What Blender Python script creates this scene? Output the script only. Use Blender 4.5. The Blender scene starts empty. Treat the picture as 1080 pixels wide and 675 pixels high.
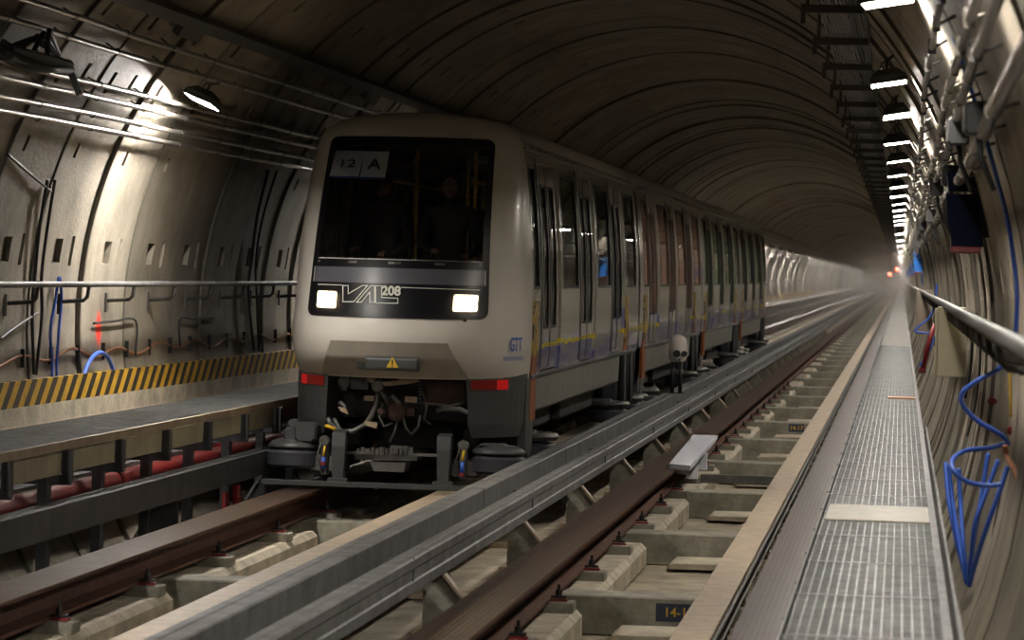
import bpy, bmesh, math, random
from math import sin, cos, pi, radians, sqrt
from mathutils import Vector, Matrix
random.seed(7)
C = bpy.context.scene.collection
SC = bpy.context.scene

# ------------------------------------------------------------------ camera
F = 3390.0
def vec(a): return Vector(a)
_y = Vector(((951-540)/F, (337.5-296)/F, -1)).normalized()
_x = Vector((1, -.027, 0)); _x = (_x - _x.dot(_y)*_y).normalized()
_z = _x.cross(_y)
W2C = Matrix((_x, _y, _z)).transposed()      # columns = world axes in camera space
H = 2.0
cam_d = bpy.data.cameras.new('camera'); cam = bpy.data.objects.new('camera', cam_d); C.objects.link(cam)
cam.matrix_world = Matrix.Translation((0, 0, H)) @ W2C.transposed().to_4x4()
cam_d.sensor_width = 36; cam_d.lens = F/1080*36; cam_d.clip_end = 3000
cam_d.dof.use_dof = True; cam_d.dof.focus_distance = 27.5; cam_d.dof.aperture_fstop = 5.0
SC.camera = cam
def ray(px, py): return W2C.transposed() @ Vector(((px-540)/F, (337.5-py)/F, -1))
def at(px, py, X=None, Y=None, Z=None):
    """real-world point of a measured feature lying in a known plane"""
    d = ray(px, py)
    t = X/d.x if X is not None else (Y/d.y if Y is not None else (Z-H)/d.z)
    return Vector((0, 0, H)) + t*d

XC, ZC, RR = -2.99, 1.5, 3.6                  # tunnel axis and radius
TL, TR = -4.415, -1.57                        # track centres
def bend(Y): return 0 if Y < 520 else -(Y-520)**2/(2*1100)
def wp(Y, deg, r=RR): return Vector((XC + r*cos(radians(deg)) + bend(Y), Y, ZC + r*sin(radians(deg))))
def cyl_ang(p, r=RR):
    d = ray(*p); a = d.x**2+d.z**2; b = 2*((-XC)*d.x+(H-ZC)*d.z); c = XC**2+(H-ZC)**2-r*r
    t = (-b+sqrt(b*b-4*a*c))/2/a; q = Vector((0, 0, H))+t*d
    return q.y, math.degrees(math.atan2(q.z-ZC, q.x-XC)) % 360

# ------------------------------------------------------------------ materials
def mat(name, col, rough=.6, metal=0, var=0, scale=3, bump=0, bscale=40, col2=None, emit=None, es=0, spec=None, coat=0):
    m = bpy.data.materials.new(name); m.use_nodes = True
    nt = m.node_tree; N = nt.nodes; L = nt.links; b = N['Principled BSDF']
    b.inputs['Base Color'].default_value = (*col, 1); b.inputs['Roughness'].default_value = rough
    b.inputs['Metallic'].default_value = metal
    if spec is not None: b.inputs['Specular IOR Level'].default_value = spec
    if coat: b.inputs['Coat Weight'].default_value = coat
    tc = N.new('ShaderNodeTexCoord')
    if var or col2:
        no = N.new('ShaderNodeTexNoise'); no.inputs['Scale'].default_value = scale; no.inputs['Detail'].default_value = 6
        no.inputs['Roughness'].default_value = .65
        L.new(tc.outputs['Object'], no.inputs['Vector'])
        r = N.new('ShaderNodeValToRGB'); r.color_ramp.elements[0].position = .35; r.color_ramp.elements[1].position = .68
        c2 = col2 or tuple(c*(1-var) for c in col); c1 = tuple(min(1, c*(1+var*.5)) for c in col)
        r.color_ramp.elements[0].color = (*c2, 1); r.color_ramp.elements[1].color = (*c1, 1)
        L.new(no.outputs['Fac'], r.inputs['Fac']); L.new(r.outputs['Color'], b.inputs['Base Color'])
    if bump:
        nb = N.new('ShaderNodeTexNoise'); nb.inputs['Scale'].default_value = bscale; nb.inputs['Detail'].default_value = 5
        L.new(tc.outputs['Object'], nb.inputs['Vector'])
        bp = N.new('ShaderNodeBump'); bp.inputs['Strength'].default_value = bump; bp.inputs['Distance'].default_value = .02
        L.new(nb.outputs['Fac'], bp.inputs['Height']); L.new(bp.outputs['Normal'], b.inputs['Normal'])
    if emit:
        b.inputs['Emission Color'].default_value = (*emit, 1); b.inputs['Emission Strength'].default_value = es
    return m
def math_n(nt, op, a, b=None, c=None):
    n = nt.nodes.new('ShaderNodeMath'); n.operation = op
    for i, v in enumerate((a, b, c)):
        if v is None: continue
        if isinstance(v, (int, float)): n.inputs[i].default_value = v
        else: nt.links.new(v, n.inputs[i])
    return n.outputs[0]
def mixc(nt, fac, a, b):
    n = nt.nodes.new('ShaderNodeMix'); n.data_type = 'RGBA'
    if isinstance(fac, (int, float)): n.inputs[0].default_value = fac
    else: nt.links.new(fac, n.inputs[0])
    for i, v in ((6, a), (7, b)):
        if isinstance(v, tuple): n.inputs[i].default_value = (*v, 1)
        else: nt.links.new(v, n.inputs[i])
    return n.outputs[2]
def noise(nt, vecsock, scale, detail=5, rough=.6, scl=(1, 1, 1)):
    mp = nt.nodes.new('ShaderNodeMapping'); mp.inputs['Scale'].default_value = scl
    nt.links.new(vecsock, mp.inputs['Vector'])
    n = nt.nodes.new('ShaderNodeTexNoise'); n.inputs['Scale'].default_value = scale
    n.inputs['Detail'].default_value = detail; n.inputs['Roughness'].default_value = rough
    nt.links.new(mp.outputs[0], n.inputs['Vector']); return n.outputs['Fac']
def ramp(nt, f, p0, p1):
    n = nt.nodes.new('ShaderNodeMapRange'); n.inputs[1].default_value = p0; n.inputs[2].default_value = p1
    nt.links.new(f, n.inputs[0]); return n.outputs[0]

RW = 1.5; SEAM0 = 23.8                         # ring width and one ring joint
def tunnel_mat(name, base, marks=()):
    m = bpy.data.materials.new(name); m.use_nodes = True; nt = m.node_tree; N = nt.nodes; L = nt.links
    b = N['Principled BSDF']; tc = N.new('ShaderNodeTexCoord'); o = tc.outputs['Object']
    sp = N.new('ShaderNodeSeparateXYZ'); L.new(o, sp.inputs[0])
    n1 = noise(nt, o, 1.2, 7, .65); n2 = noise(nt, o, 5, 6, .7, (1, 2.2, .35)); n3 = noise(nt, o, 30, 4, .6)
    dark = tuple(c*.5 for c in base); lite = tuple(min(1, c*1.25) for c in base)
    c = mixc(nt, ramp(nt, n1, .33, .68), dark, lite)
    st = math_n(nt, 'MULTIPLY', ramp(nt, n2, .52, .72), .55)
    c = mixc(nt, st, c, tuple(c_*.3 for c_ in base))
    # ring to ring tint
    k = math_n(nt, 'FLOOR', math_n(nt, 'DIVIDE', math_n(nt, 'SUBTRACT', sp.outputs[1], SEAM0), RW))
    wn = N.new('ShaderNodeTexWhiteNoise'); wn.noise_dimensions = '1D'; L.new(k, wn.inputs['W'])
    c = mixc(nt, math_n(nt, 'MULTIPLY', wn.outputs['Value'], .35), c, tuple(c_*.45 for c_ in base))
    # narrow dark line beside the joint
    fr = math_n(nt, 'FRACT', math_n(nt, 'DIVIDE', math_n(nt, 'SUBTRACT', sp.outputs[1], SEAM0), RW))
    ln = math_n(nt, 'MULTIPLY', math_n(nt, 'LESS_THAN', fr, .05), .65)
    c = mixc(nt, ln, c, tuple(c_*.22 for c_ in base))
    # peeling dark flecks
    fl = math_n(nt, 'MULTIPLY', ramp(nt, noise(nt, o, 14, 3, .8, (1, 1.6, .7)), .66, .7), .8)
    fl = math_n(nt, 'MULTIPLY', fl, ramp(nt, n1, .5, .62))
    c = mixc(nt, fl, c, tuple(c_*.15 for c_ in base))
    for (y, z, ry, rz, col) in marks:
        dy = math_n(nt, 'DIVIDE', math_n(nt, 'SUBTRACT', sp.outputs[1], y), ry)
        dz = math_n(nt, 'DIVIDE', math_n(nt, 'SUBTRACT', sp.outputs[2], z), rz)
        d = math_n(nt, 'ADD', math_n(nt, 'MULTIPLY', dy, dy), math_n(nt, 'MULTIPLY', dz, dz))
        d = math_n(nt, 'ADD', d, math_n(nt, 'MULTIPLY', n3, .6))
        c = mixc(nt, ramp(nt, d, 1.3, .4), c, col)
    L.new(c, b.inputs['Base Color'])
    b.inputs['Roughness'].default_value = .62
    bp = N.new('ShaderNodeBump'); bp.inputs['Strength'].default_value = .35; bp.inputs['Distance'].default_value = .02
    L.new(n3, bp.inputs['Height']); L.new(bp.outputs['Normal'], b.inputs['Normal'])
    return m

M = {}
M['conc_wall_right'] = tunnel_mat('right_lining_concrete', (.42, .37, .29))  # same lining concrete, lightened to stand for lamp light on this wall
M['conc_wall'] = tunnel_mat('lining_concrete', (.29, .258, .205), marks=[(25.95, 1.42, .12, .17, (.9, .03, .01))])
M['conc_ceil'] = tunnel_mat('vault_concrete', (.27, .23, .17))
M['conc_floor'] = mat('floor_concrete', (.40, .345, .25), .8, 0, .45, 2.5, .4, 30)
M['conc_lite'] = mat('plinth_concrete', (.53, .47, .36), .75, 0, .35, 4, .4, 35)
M['conc_grey'] = mat('beam_concrete', (.33, .315, .255), .75, 0, .4, 5, .35, 35)
M['rail_rust'] = mat('rusty_steel_top', (.11, .068, .045), .42, .25, .35, 6, .15, 60, col2=(.06, .042, .034))
M['rail_dark'] = mat('dark_steel_top', (.06, .037, .031), .45, .15, .35, 6, .15, 60, col2=(.032, .02, .018))
M['rail_side'] = mat('rusty_steel_side', (.12, .05, .03), .6, .3, .4, 8, .3, 60)
M['cream'] = mat('cream_cover', (.52, .41, .29), .5, 0, .22, 7, .15, 50)
M['galv'] = mat('galvanised_steel', (.20, .202, .205), .58, .25, .35, 5, .12, 60)
M['galv_dark'] = mat('dark_galvanised_steel', (.085, .088, .092), .45, .6, .35, 5, .12, 60)
M['grate'] = mat('grating_steel', (.29, .30, .30), .36, .65, .3, 9, .1, 80)
M['pipe'] = mat('conduit_steel', (.24, .22, .19), .3, .75, .25, 6, .08, 60)
M['farplate'] = mat('far_walkway_plate', (.15, .138, .12), .62, .1, .35, 3)
M['rail_grey'] = mat('handrail_dark_grey', (.10, .098, .095), .5, .3, .3, 6)
M['plate_tan'] = mat('cover_plate_tan', (.23, .20, .14), .5, .2, .25, 9)
M['tan'] = mat('tan_steel', (.36, .28, .19), .55, .2, .25, 6)
M['fascia'] = mat('walkway_fascia', (.36, .32, .21), .6, 0, .2, 4)
M['red'] = mat('red_pipe', (.19, .010, .010), .4, .1, .3, 5)
M['redclip'] = mat('red_plastic', (.25, .03, .03), .45)
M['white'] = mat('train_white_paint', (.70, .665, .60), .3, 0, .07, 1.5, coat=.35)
M['valance'] = mat('valance_grey_paint', (.38, .35, .30), .45, 0, .15, 4)  # the train's white with its shade mixed into the colour
M['bumper'] = mat('bumper_dark_grey', (.052, .055, .055), .42, 0, .15, 5)
M['skirt'] = mat('skirt_grey_paint', (.19, .185, .16), .45, 0, .2, 3)
M['black'] = mat('black_rubber', (.012, .012, .013), .6)
M['blackgloss'] = mat('black_gloss', (.006, .006, .008), .38, spec=.3)
M['shelf'] = mat('dashboard_grey', (.10, .10, .12), .35)
M['chassis'] = mat('chassis_black', (.03, .028, .027), .6, .3, .3, 8)
M['chassis_grey'] = mat('chassis_grey', (.15, .145, .135), .45, .5, .3, 9)
M['rustbox'] = mat('rust_brown', (.06, .028, .02), .7, 0, .4, 8)
M['tyre'] = mat('tyre_rubber', (.035, .036, .045), .55)
M['beige'] = mat('beige_enamel', (.62, .57, .40), .45, 0, .08, 3)
M['darkcab'] = mat('taupe_enamel', (.22, .18, .14), .5, 0, .1, 3)
M['navy'] = mat('navy_enamel', (.006, .009, .028), .8, spec=.15)  # blue box enamel darkened, its unlit side put into the colour
M['bluebox'] = mat('blue_enamel', (.02, .17, .60), .4)
M['cable_blue'] = mat('blue_cable', (.045, .12, .52), .35)
M['cable_dark'] = mat('dark_cable', (.02, .02, .022), .5)
M['cable_brown'] = mat('copper_cable', (.42, .19, .09), .5)
M['cable_yellow'] = mat('yellow_cable', (.7, .45, .05), .5)
M['paper'] = mat('white_paper', (.82, .84, .92), .6)
M['ink'] = mat('black_ink', (.02, .02, .03), .6)
M['letter'] = mat('white_lettering', (.80, .80, .70), .5)
M['yellow'] = mat('yellow_paint', (.68, .42, .02), .5)
M['plate'] = mat('plate_navy', (.02, .03, .07), .4)
M['signred'] = mat('tail_lens_red', (.55, .01, .01), .25, emit=(1, .02, .02), es=.12)
M['signreddark'] = mat('tail_lens_dark', (.20, .01, .01), .25)
M['lampglow'] = mat('lamp_panel', (1, 1, 1), .5, emit=(1, .93, .83), es=310)
M['lampglow_left'] = mat('left_lamp_panel', (1, 1, 1), .5, emit=(1, .94, .86), es=680)
M['headglow'] = mat('headlamp_glass', (1, .9, .7), .3, emit=(1, .72, .42), es=30)
M['hood'] = mat('lamp_hood', (.09, .085, .08), .45, .5, .2, 8)
M['pole_yellow'] = mat('grab_pole', (.55, .33, .05), .35)
M['cloth_dark'] = mat('dark_cloth', (.03, .028, .03), .85)
M['cloth_red'] = mat('rust_cloth', (.12, .035, .02), .85)
M['skin'] = mat('skin', (.30, .16, .10), .6)
M['hair'] = mat('dark_hair', (.015, .01, .008), .7)
M['seat_orange'] = mat('orange_lining', (.62, .20, .10), .5)
M['seat_green'] = mat('green_lining', (.12, .32, .05), .5)
M['seat_blue'] = mat('grey_lining', (.16, .15, .14), .5)
M['int_light'] = mat('interior_ceiling', (.35, .30, .25), .5)
M['sigred'] = mat('signal_red', (1, .05, .02), .4, emit=(1, .03, .01), es=40)
M['skull'] = mat('signal_white', (.66, .60, .56), .5)

def glass_mat(name, tint, rough=.02, opacity=.25):
    m = bpy.data.materials.new(name); m.use_nodes = True; nt = m.node_tree; N = nt.nodes; L = nt.links
    for n in list(N): N.remove(n)
    out = N.new('ShaderNodeOutputMaterial'); tr = N.new('ShaderNodeBsdfTransparent'); gl = N.new('ShaderNodeBsdfGlossy')
    df = N.new('ShaderNodeBsdfDiffuse'); df.inputs[0].default_value = (*[t*.05 for t in tint], 1)
    tr.inputs[0].default_value = (*tint, 1); gl.inputs['Roughness'].default_value = rough
    fr = N.new('ShaderNodeFresnel'); fr.inputs[0].default_value = 1.5
    m1 = N.new('ShaderNodeMixShader'); m1.inputs[0].default_value = opacity; L.new(tr.outputs[0], m1.inputs[1]); L.new(df.outputs[0], m1.inputs[2])
    m2 = N.new('ShaderNodeMixShader'); L.new(fr.outputs[0], m2.inputs[0]); L.new(m1.outputs[0], m2.inputs[1]); L.new(gl.outputs[0], m2.inputs[2])
    L.new(m2.outputs[0], out.inputs[0]); return m
M['glass'] = glass_mat('tinted_glass', (.55, .56, .58), .02, .15)
M['glass_front'] = glass_mat('windscreen_glass', (.95, .95, .97), .02, .02)
def painted_pane(name, col, op):  # colour showing through the windows, put into the pane itself
    m = glass_mat(name, (.5, .5, .5), .03, op)
    [n for n in m.node_tree.nodes if n.type == 'BSDF_DIFFUSE'][0].inputs[0].default_value = (*col, 1)
    return m
M['glass_orange'] = painted_pane('salmon_film_glass', (.95, .46, .28), .88); M['glass_green'] = painted_pane('green_film_glass', (.24, .46, .09), .85)

# striped hazard board, livery, grating pattern
def stripe_mat(name, a, b, freq, ax=(0, 1, 1), rough=.5):
    m = bpy.data.materials.new(name); m.use_nodes = True; nt = m.node_tree; bs = nt.nodes['Principled BSDF']
    tc = nt.nodes.new('ShaderNodeTexCoord'); sp = nt.nodes.new('ShaderNodeSeparateXYZ'); nt.links.new(tc.outputs['Object'], sp.inputs[0])
    v = None
    for i, k in enumerate(ax):
        if k:
            t = math_n(nt, 'MULTIPLY', sp.outputs[i], k*freq); v = t if v is None else math_n(nt, 'ADD', v, t)
    f = math_n(nt, 'GREATER_THAN', math_n(nt, 'FRACT', v), .5)
    d = noise(nt, tc.outputs['Object'], 5, 4); c = mixc(nt, f, a, b)
    c = mixc(nt, math_n(nt, 'MULTIPLY', ramp(nt, d, .45, .75), .45), c, (.05, .04, .03))
    nt.links.new(c, bs.inputs['Base Color']); bs.inputs['Roughness'].default_value = rough
    return m
M['hazard'] = stripe_mat('hazard_stripes', (.018, .015, .012), (.62, .36, .02), 3.3, (0, 1, -1.2))
def strip_mat():
    m = bpy.data.materials.new('end_strip_marks'); m.use_nodes = True; nt = m.node_tree; bs = nt.nodes['Principled BSDF']
    tc = nt.nodes.new('ShaderNodeTexCoord'); sp = nt.nodes.new('ShaderNodeSeparateXYZ'); nt.links.new(tc.outputs['Object'], sp.inputs[0])
    c = mixc(nt, math_n(nt, 'GREATER_THAN', sp.outputs[2], 1.22), (.30, .085, .02), (.46, .29, .03))
    gl = math_n(nt, 'GREATER_THAN', noise(nt, tc.outputs['Object'], 9, 2, .5, (1, 2, 1.2)), .53)
    gl = math_n(nt, 'MULTIPLY', gl, math_n(nt, 'GREATER_THAN', sp.outputs[2], 1.12))
    c = mixc(nt, gl, c, (.03, .025, .02)); nt.links.new(c, bs.inputs['Base Color']); return m
M['strip'] = strip_mat()
def livery():
    m = bpy.data.materials.new('train_livery'); m.use_nodes = True; nt = m.node_tree; bs = nt.nodes['Principled BSDF']
    g = nt.nodes.new('ShaderNodeNewGeometry'); sp = nt.nodes.new('ShaderNodeSeparateXYZ'); nt.links.new(g.outputs['Position'], sp.inputs[0])
    Y, Z = sp.outputs[1], sp.outputs[2]
    def w1(scale, off=0):
        n = nt.nodes.new('ShaderNodeTexNoise'); n.noise_dimensions = '1D'; n.inputs['Scale'].default_value = scale; n.inputs['Detail'].default_value = 3
        nt.links.new(math_n(nt, 'ADD', Y, off), n.inputs['W']); return n.outputs['Fac']
    stepn = nt.nodes.new('ShaderNodeTexWhiteNoise'); stepn.noise_dimensions = '1D'
    nt.links.new(math_n(nt, 'FLOOR', math_n(nt, 'MULTIPLY', Y, 6)), stepn.inputs['W'])
    hh = math_n(nt, 'ADD', math_n(nt, 'MULTIPLY', ramp(nt, w1(.35), .38, .72), .42), 1.12)
    hh = math_n(nt, 'ADD', hh, math_n(nt, 'MULTIPLY', stepn.outputs['Value'], .06))
    dist = math_n(nt, 'SUBTRACT', hh, Z)
    blue = math_n(nt, 'MULTIPLY', math_n(nt, 'GREATER_THAN', dist, 0), ramp(nt, dist, .42, .0))
    side = math_n(nt, 'GREATER_THAN', Z, 1.0)
    blue = math_n(nt, 'MULTIPLY', math_n(nt, 'MULTIPLY', blue, side), .8)
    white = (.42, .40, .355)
    c = mixc(nt, blue, white, (.10, .11, .42))
    yl = math_n(nt, 'MULTIPLY', math_n(nt, 'LESS_THAN', math_n(nt, 'ABSOLUTE', math_n(nt, 'SUBTRACT', Z, math_n(nt, 'ADD', 1.285, math_n(nt, 'MULTIPLY', stepn.outputs['Value'], .03)))), .024),
                math_n(nt, 'GREATER_THAN', w1(.18, 33), .46))
    c = mixc(nt, yl, c, (.75, .62, .03))
    nt.links.new(c, bs.inputs['Base Color']); bs.inputs['Roughness'].default_value = .22; bs.inputs['Coat Weight'].default_value = .4
    return m
M['livery'] = livery()
M['band_blue'] = mat('pale_blue_band', (.30, .33, .48), .4)

# ------------------------------------------------------------------ mesh helpers
class MB:
    def __init__(s): s.v = []; s.f = []; s.mi = []; s.cur = 0; s.sm = False; s.smf = []
    def face(s, idx): s.f.append(idx); s.mi.append(s.cur); s.smf.append(s.sm)
    def add(s, vs, fs, M4=None):
        b = len(s.v)
        for v in vs: s.v.append(tuple(M4 @ Vector(v)) if M4 else tuple(v))
        for f in fs: s.face([b+i for i in f])
        return s
    def box(s, x0, x1, y0, y1, z0, z1, M4=None, ch=0):
        if ch:
            # chamfered along all edges in profile xz and ends
            c = min(ch, (x1-x0)/2.1, (z1-z0)/2.1, (y1-y0)/2.1)
            pr = lambda a: [(x0+c+a, z0+a), (x1-c-a, z0+a), (x1-a, z0+c+a), (x1-a, z1-c-a), (x1-c-a, z1-a), (x0+c+a, z1-a), (x0+a, z1-c-a), (x0+a, z0+c+a)]
            rings = []
            for y, a in ((y0, c*.6), (y0+c, 0), (y1-c, 0), (y1, c*.6)): rings.append([(p[0], y, p[1]) for p in pr(a)])
            return s.loft(rings, True, M4)
        vs = [(x, y, z) for x in (x0, x1) for y in (y0, y1) for z in (z0, z1)]
        return s.add(vs, [(0, 1, 3, 2), (4, 6, 7, 5), (0, 4, 5, 1), (2, 3, 7, 6), (0, 2, 6, 4), (1, 5, 7, 3)], M4)
    def loft(s, rings, caps=True, M4=None, closed=True):
        n = len(rings[0]); vs = [p for r in rings for p in r]; fs = []
        for i in range(len(rings)-1):
            for j in range(n if closed else n-1):
                k = (j+1) % n; fs.append((i*n+j, i*n+k, (i+1)*n+k, (i+1)*n+j))
        if caps: fs += [tuple(range(n))[::-1], tuple(range((len(rings)-1)*n, len(rings)*n))]
        return s.add(vs, fs, M4)
    def tube(s, pts, r, n=8, caps=True):
        pts = [Vector(p) for p in pts]; rings = []; old = s.sm; s.sm = True
        up = None
        for i, p in enumerate(pts):
            t = (pts[min(i+1, len(pts)-1)]-pts[max(i-1, 0)]).normalized()
            a = up if up is not None else (Vector((0, 0, 1)) if abs(t.z) < .9 else Vector((1, 0, 0)))
            a = (a - a.dot(t)*t).normalized(); up = a; b = t.cross(a)
            rr = r[i] if isinstance(r, (list, tuple)) else r
            rings.append([tuple(p + rr*(cos(2*pi*k/n)*a + sin(2*pi*k/n)*b)) for k in range(n)])
        s.loft(rings, caps); s.sm = old; return s
    def disc(s, c, axis, r, h, n=20, bev=0):
        c = Vector(c); a = Vector(axis).normalized()
        ps = [c-a*h/2, c-a*(h/2-bev), c+a*(h/2-bev), c+a*h/2] if bev else [c-a*h/2, c+a*h/2]
        rs = [r-bev, r, r, r-bev] if bev else [r, r]
        u = a.orthogonal().normalized(); w = a.cross(u)
        rings = [[tuple(p+q*(cos(2*pi*k/n)*u+sin(2*pi*k/n)*w)) for k in range(n)] for p, q in zip(ps, rs)]
        return s.loft(rings)
    def ellipsoid(s, c, rx, ry, rz, n=14, m=9):
        old = s.sm; s.sm = True
        rings = []
        for i in range(1, m):
            t = pi*i/m; rings.append([(c[0]+rx*sin(t)*cos(2*pi*k/n), c[1]+ry*sin(t)*sin(2*pi*k/n), c[2]-rz*cos(t)) for k in range(n)])
        s.loft(rings); s.sm = old; return s
    def extrude(s, prof, Ys, off=0, closed=True, caps=True):
        return s.loft([[(x+bend(y), y, z) for x, z in prof] for y in Ys], caps, None, closed)
    def build(s, name, mats, parent=None, smooth=False):
        me = bpy.data.meshes.new(name); me.from_pydata(s.v, [], s.f)
        if not isinstance(mats, (list, tuple)): mats = [mats]
        for m in mats: me.materials.append(m)
        me.polygons.foreach_set('material_index', s.mi)
        me.polygons.foreach_set('use_smooth', [smooth or q for q in s.smf])
        if len(s.f) < 4000 and name not in ('glass', 'nose_shell', 'windscreen_mask'):
            bm = bmesh.new(); bm.from_mesh(me); bmesh.ops.recalc_face_normals(bm, faces=bm.faces); bm.to_mesh(me); bm.free()
        o = bpy.data.objects.new(name, me); C.objects.link(o)
        if parent is not None: o.parent = parent
        return o
def tag(o, label=None, cat=None, group=None, kind=None):
    if label: o['label'] = label
    if cat: o['category'] = cat
    if group: o['group'] = group
    if kind: o['kind'] = kind
    return o
def thing(name, label, cat, loc=(0, 0, 0), group=None):
    o = bpy.data.objects.new(name, None); C.objects.link(o); o.location = loc
    return tag(o, label, cat, group)
def copy_tree(o, parent=None):
    c = o.copy(); C.objects.link(c); c.parent = parent
    for ch in list(o.children): copy_tree(ch, c)
    return c
def local(o, pts):  # world -> thing-local (things carry translation only)
    return [Vector(p)-o.location for p in pts]
def text(name, body, m, parent, size, M4, ext=.003, bold=0, shear=0):
    cu = bpy.data.curves.new(name, 'FONT'); cu.body = body; cu.size = size; cu.extrude = ext; cu.offset = bold; cu.shear = shear
    cu.align_x = 'CENTER'; cu.align_y = 'CENTER'; cu.materials.append(m)
    tmp = bpy.data.objects.new('tmp', cu); C.objects.link(tmp)
    me = bpy.data.meshes.new_from_object(tmp.evaluated_get(bpy.context.evaluated_depsgraph_get())); bpy.data.objects.remove(tmp); me.name = name
    if len(me.materials) == 0: me.materials.append(m)
    o = bpy.data.objects.new(name, me); C.objects.link(o); o.parent = parent; o.matrix_local = M4; return o
ORD = ['nearest', 'second', 'third', 'fourth', 'fifth', 'sixth', 'seventh', 'eighth', 'ninth', 'tenth', 'eleventh', 'twelfth']
def ordw(i): return ORD[i]

# ------------------------------------------------------------------ tunnel shell
YN, YF = -6.0, 820.0
POCK = [(171, 172.8+1.6, .62, .82, 1), (169.8, 174.2, 1.12, 1.2, 0)]
def lining(name, a0, a1, m, pockets, step=3.0):
    b = MB(); b.sm = True
    ring = []
    k0 = math.floor((YN-SEAM0)/RW); k1 = math.ceil((YF-SEAM0)/RW)
    for k in range(k0, k1):
        y0 = SEAM0+k*RW; rnd = random.Random(k*13+5); dr = rnd.uniform(-.02, .02); tl = rnd.uniform(-.035, .035)
        near = 15 < y0 < 75
        ang = {a0, a1}; a = a0
        while a < a1-1e-6: ang.add(round(a, 3)); a += step if near else step*1.5
        yb = {0, .03, RW-.0001}
        cells = []
        if near:
            for (p0, p1, q0, q1, kind) in pockets:
                if p0 > a0 and p1 < a1:
                    ang |= {p0, p1}; yb |= {q0, q1}; cells.append((p0, p1, q0, q1, kind))
        ang = sorted(ang); yb = sorted(yb)
        def P(y, aa, r): return tuple(wp(y0+y, aa, r+tl*(y/RW-.5)))
        R = RR+dr
        base = len(b.v); na = len(ang); ny = len(yb)
        for y in yb:
            r = R
            for aa in ang: b.v.append(P(y, aa, r))
        for i in range(ny-1):
            groove = i == 0
            for j in range(na-1):
                ac, yc = (ang[j]+ang[j+1])/2, (yb[i]+yb[i+1])/2
                hit = None
                for cc in cells:
                    if cc[0] < ac < cc[1] and cc[2] < yc < cc[3]: hit = cc
                if hit:
                    continue
                if groove:
                    q = [P(yb[i], ang[j], R+.05), P(yb[i], ang[j+1], R+.05), P(yb[i+1], ang[j+1], R+.05), P(yb[i+1], ang[j], R+.05)]
                    o_ = [P(yb[i], ang[j], R), P(yb[i], ang[j+1], R), P(yb[i+1], ang[j+1], R), P(yb[i+1], ang[j], R)]
                    b.sm = False
                    b.add(q, [(0, 1, 2, 3)]); b.add([o_[2], o_[3], q[3], q[2]], [(0, 1, 2, 3)]); b.add([o_[0], o_[1], q[1], q[0]], [(0, 1, 2, 3)])
                    b.sm = True; continue
                b.face([base+i*na+j, base+i*na+j+1, base+(i+1)*na+j+1, base+(i+1)*na+j])
        b.sm = False
        for (p0, p1, q0, q1, kind) in cells:
            d0, d1 = (.14, .14) if kind == 0 else (.16, .05)
            o_ = [P(q0, p0, R), P(q0, p1, R), P(q1, p1, R), P(q1, p0, R)]
            q = [P(q0, p0, R+d0), P(q0, p1, R+d0), P(q1, p1, R+d1), P(q1, p0, R+d1)]
            b.add(q, [(0, 1, 2, 3)])
            for i in range(4):
                j = (i+1) % 4; b.add([o_[i], o_[j], q[j], q[i]], [(0, 1, 2, 3)])
        b.sm = True
    o = b.build(name, m); tag(o, kind='structure'); return o
lining('wall_left', 145, 214.4, M['conc_wall'], [(169.6, 172.6, .58, .82, 1), (169.2, 173, 1.1, 1.19, 0), (157.3, 159.3, .35, .43, 0), (147.5, 150.5, .3, .4, 0), (147.2, 150, .95, 1.04, 0)])
lining('ceiling', 35, 145, M['conc_ceil'], [(138, 141, .3, .4, 0), (128.5, 131, .8, .9, 0), (112, 114, .4, .5, 0), (92, 94, .9, 1.0, 0), (68, 70, .5, .6, 0), (50, 52, .2, .3, 0)])
lining('wall_right', -34.4, 35, M['conc_wall_right'], [(19, 22, .3, .4, 0), (7, 10, .58, .82, 1), (-12, -8, .9, 1.0, 0)])
FZ = -.53
Ylong = [YN, 10, 30, 60, 120, 200, 300, 420, 520]+list(range(530, 821, 10))
b = MB(); b.extrude([(XC-3.0, FZ), (XC+3.0, FZ), (XC+3.0, FZ-.3), (XC-3.0, FZ-.3)], Ylong)
tag(b.build('floor', M['conc_floor']), kind='structure')
# closed tunnel end far behind the camera
b = MB(); n = 40
b.add([tuple(wp(YN, 360*i/n, 3.75)) for i in range(n)]+[tuple(wp(YN-.3, 360*i/n, 3.75)) for i in range(n)], [tuple(range(n)), tuple(range(n, 2*n))])
tag(b.build('wall_back', M['conc_ceil']), kind='structure')

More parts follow.
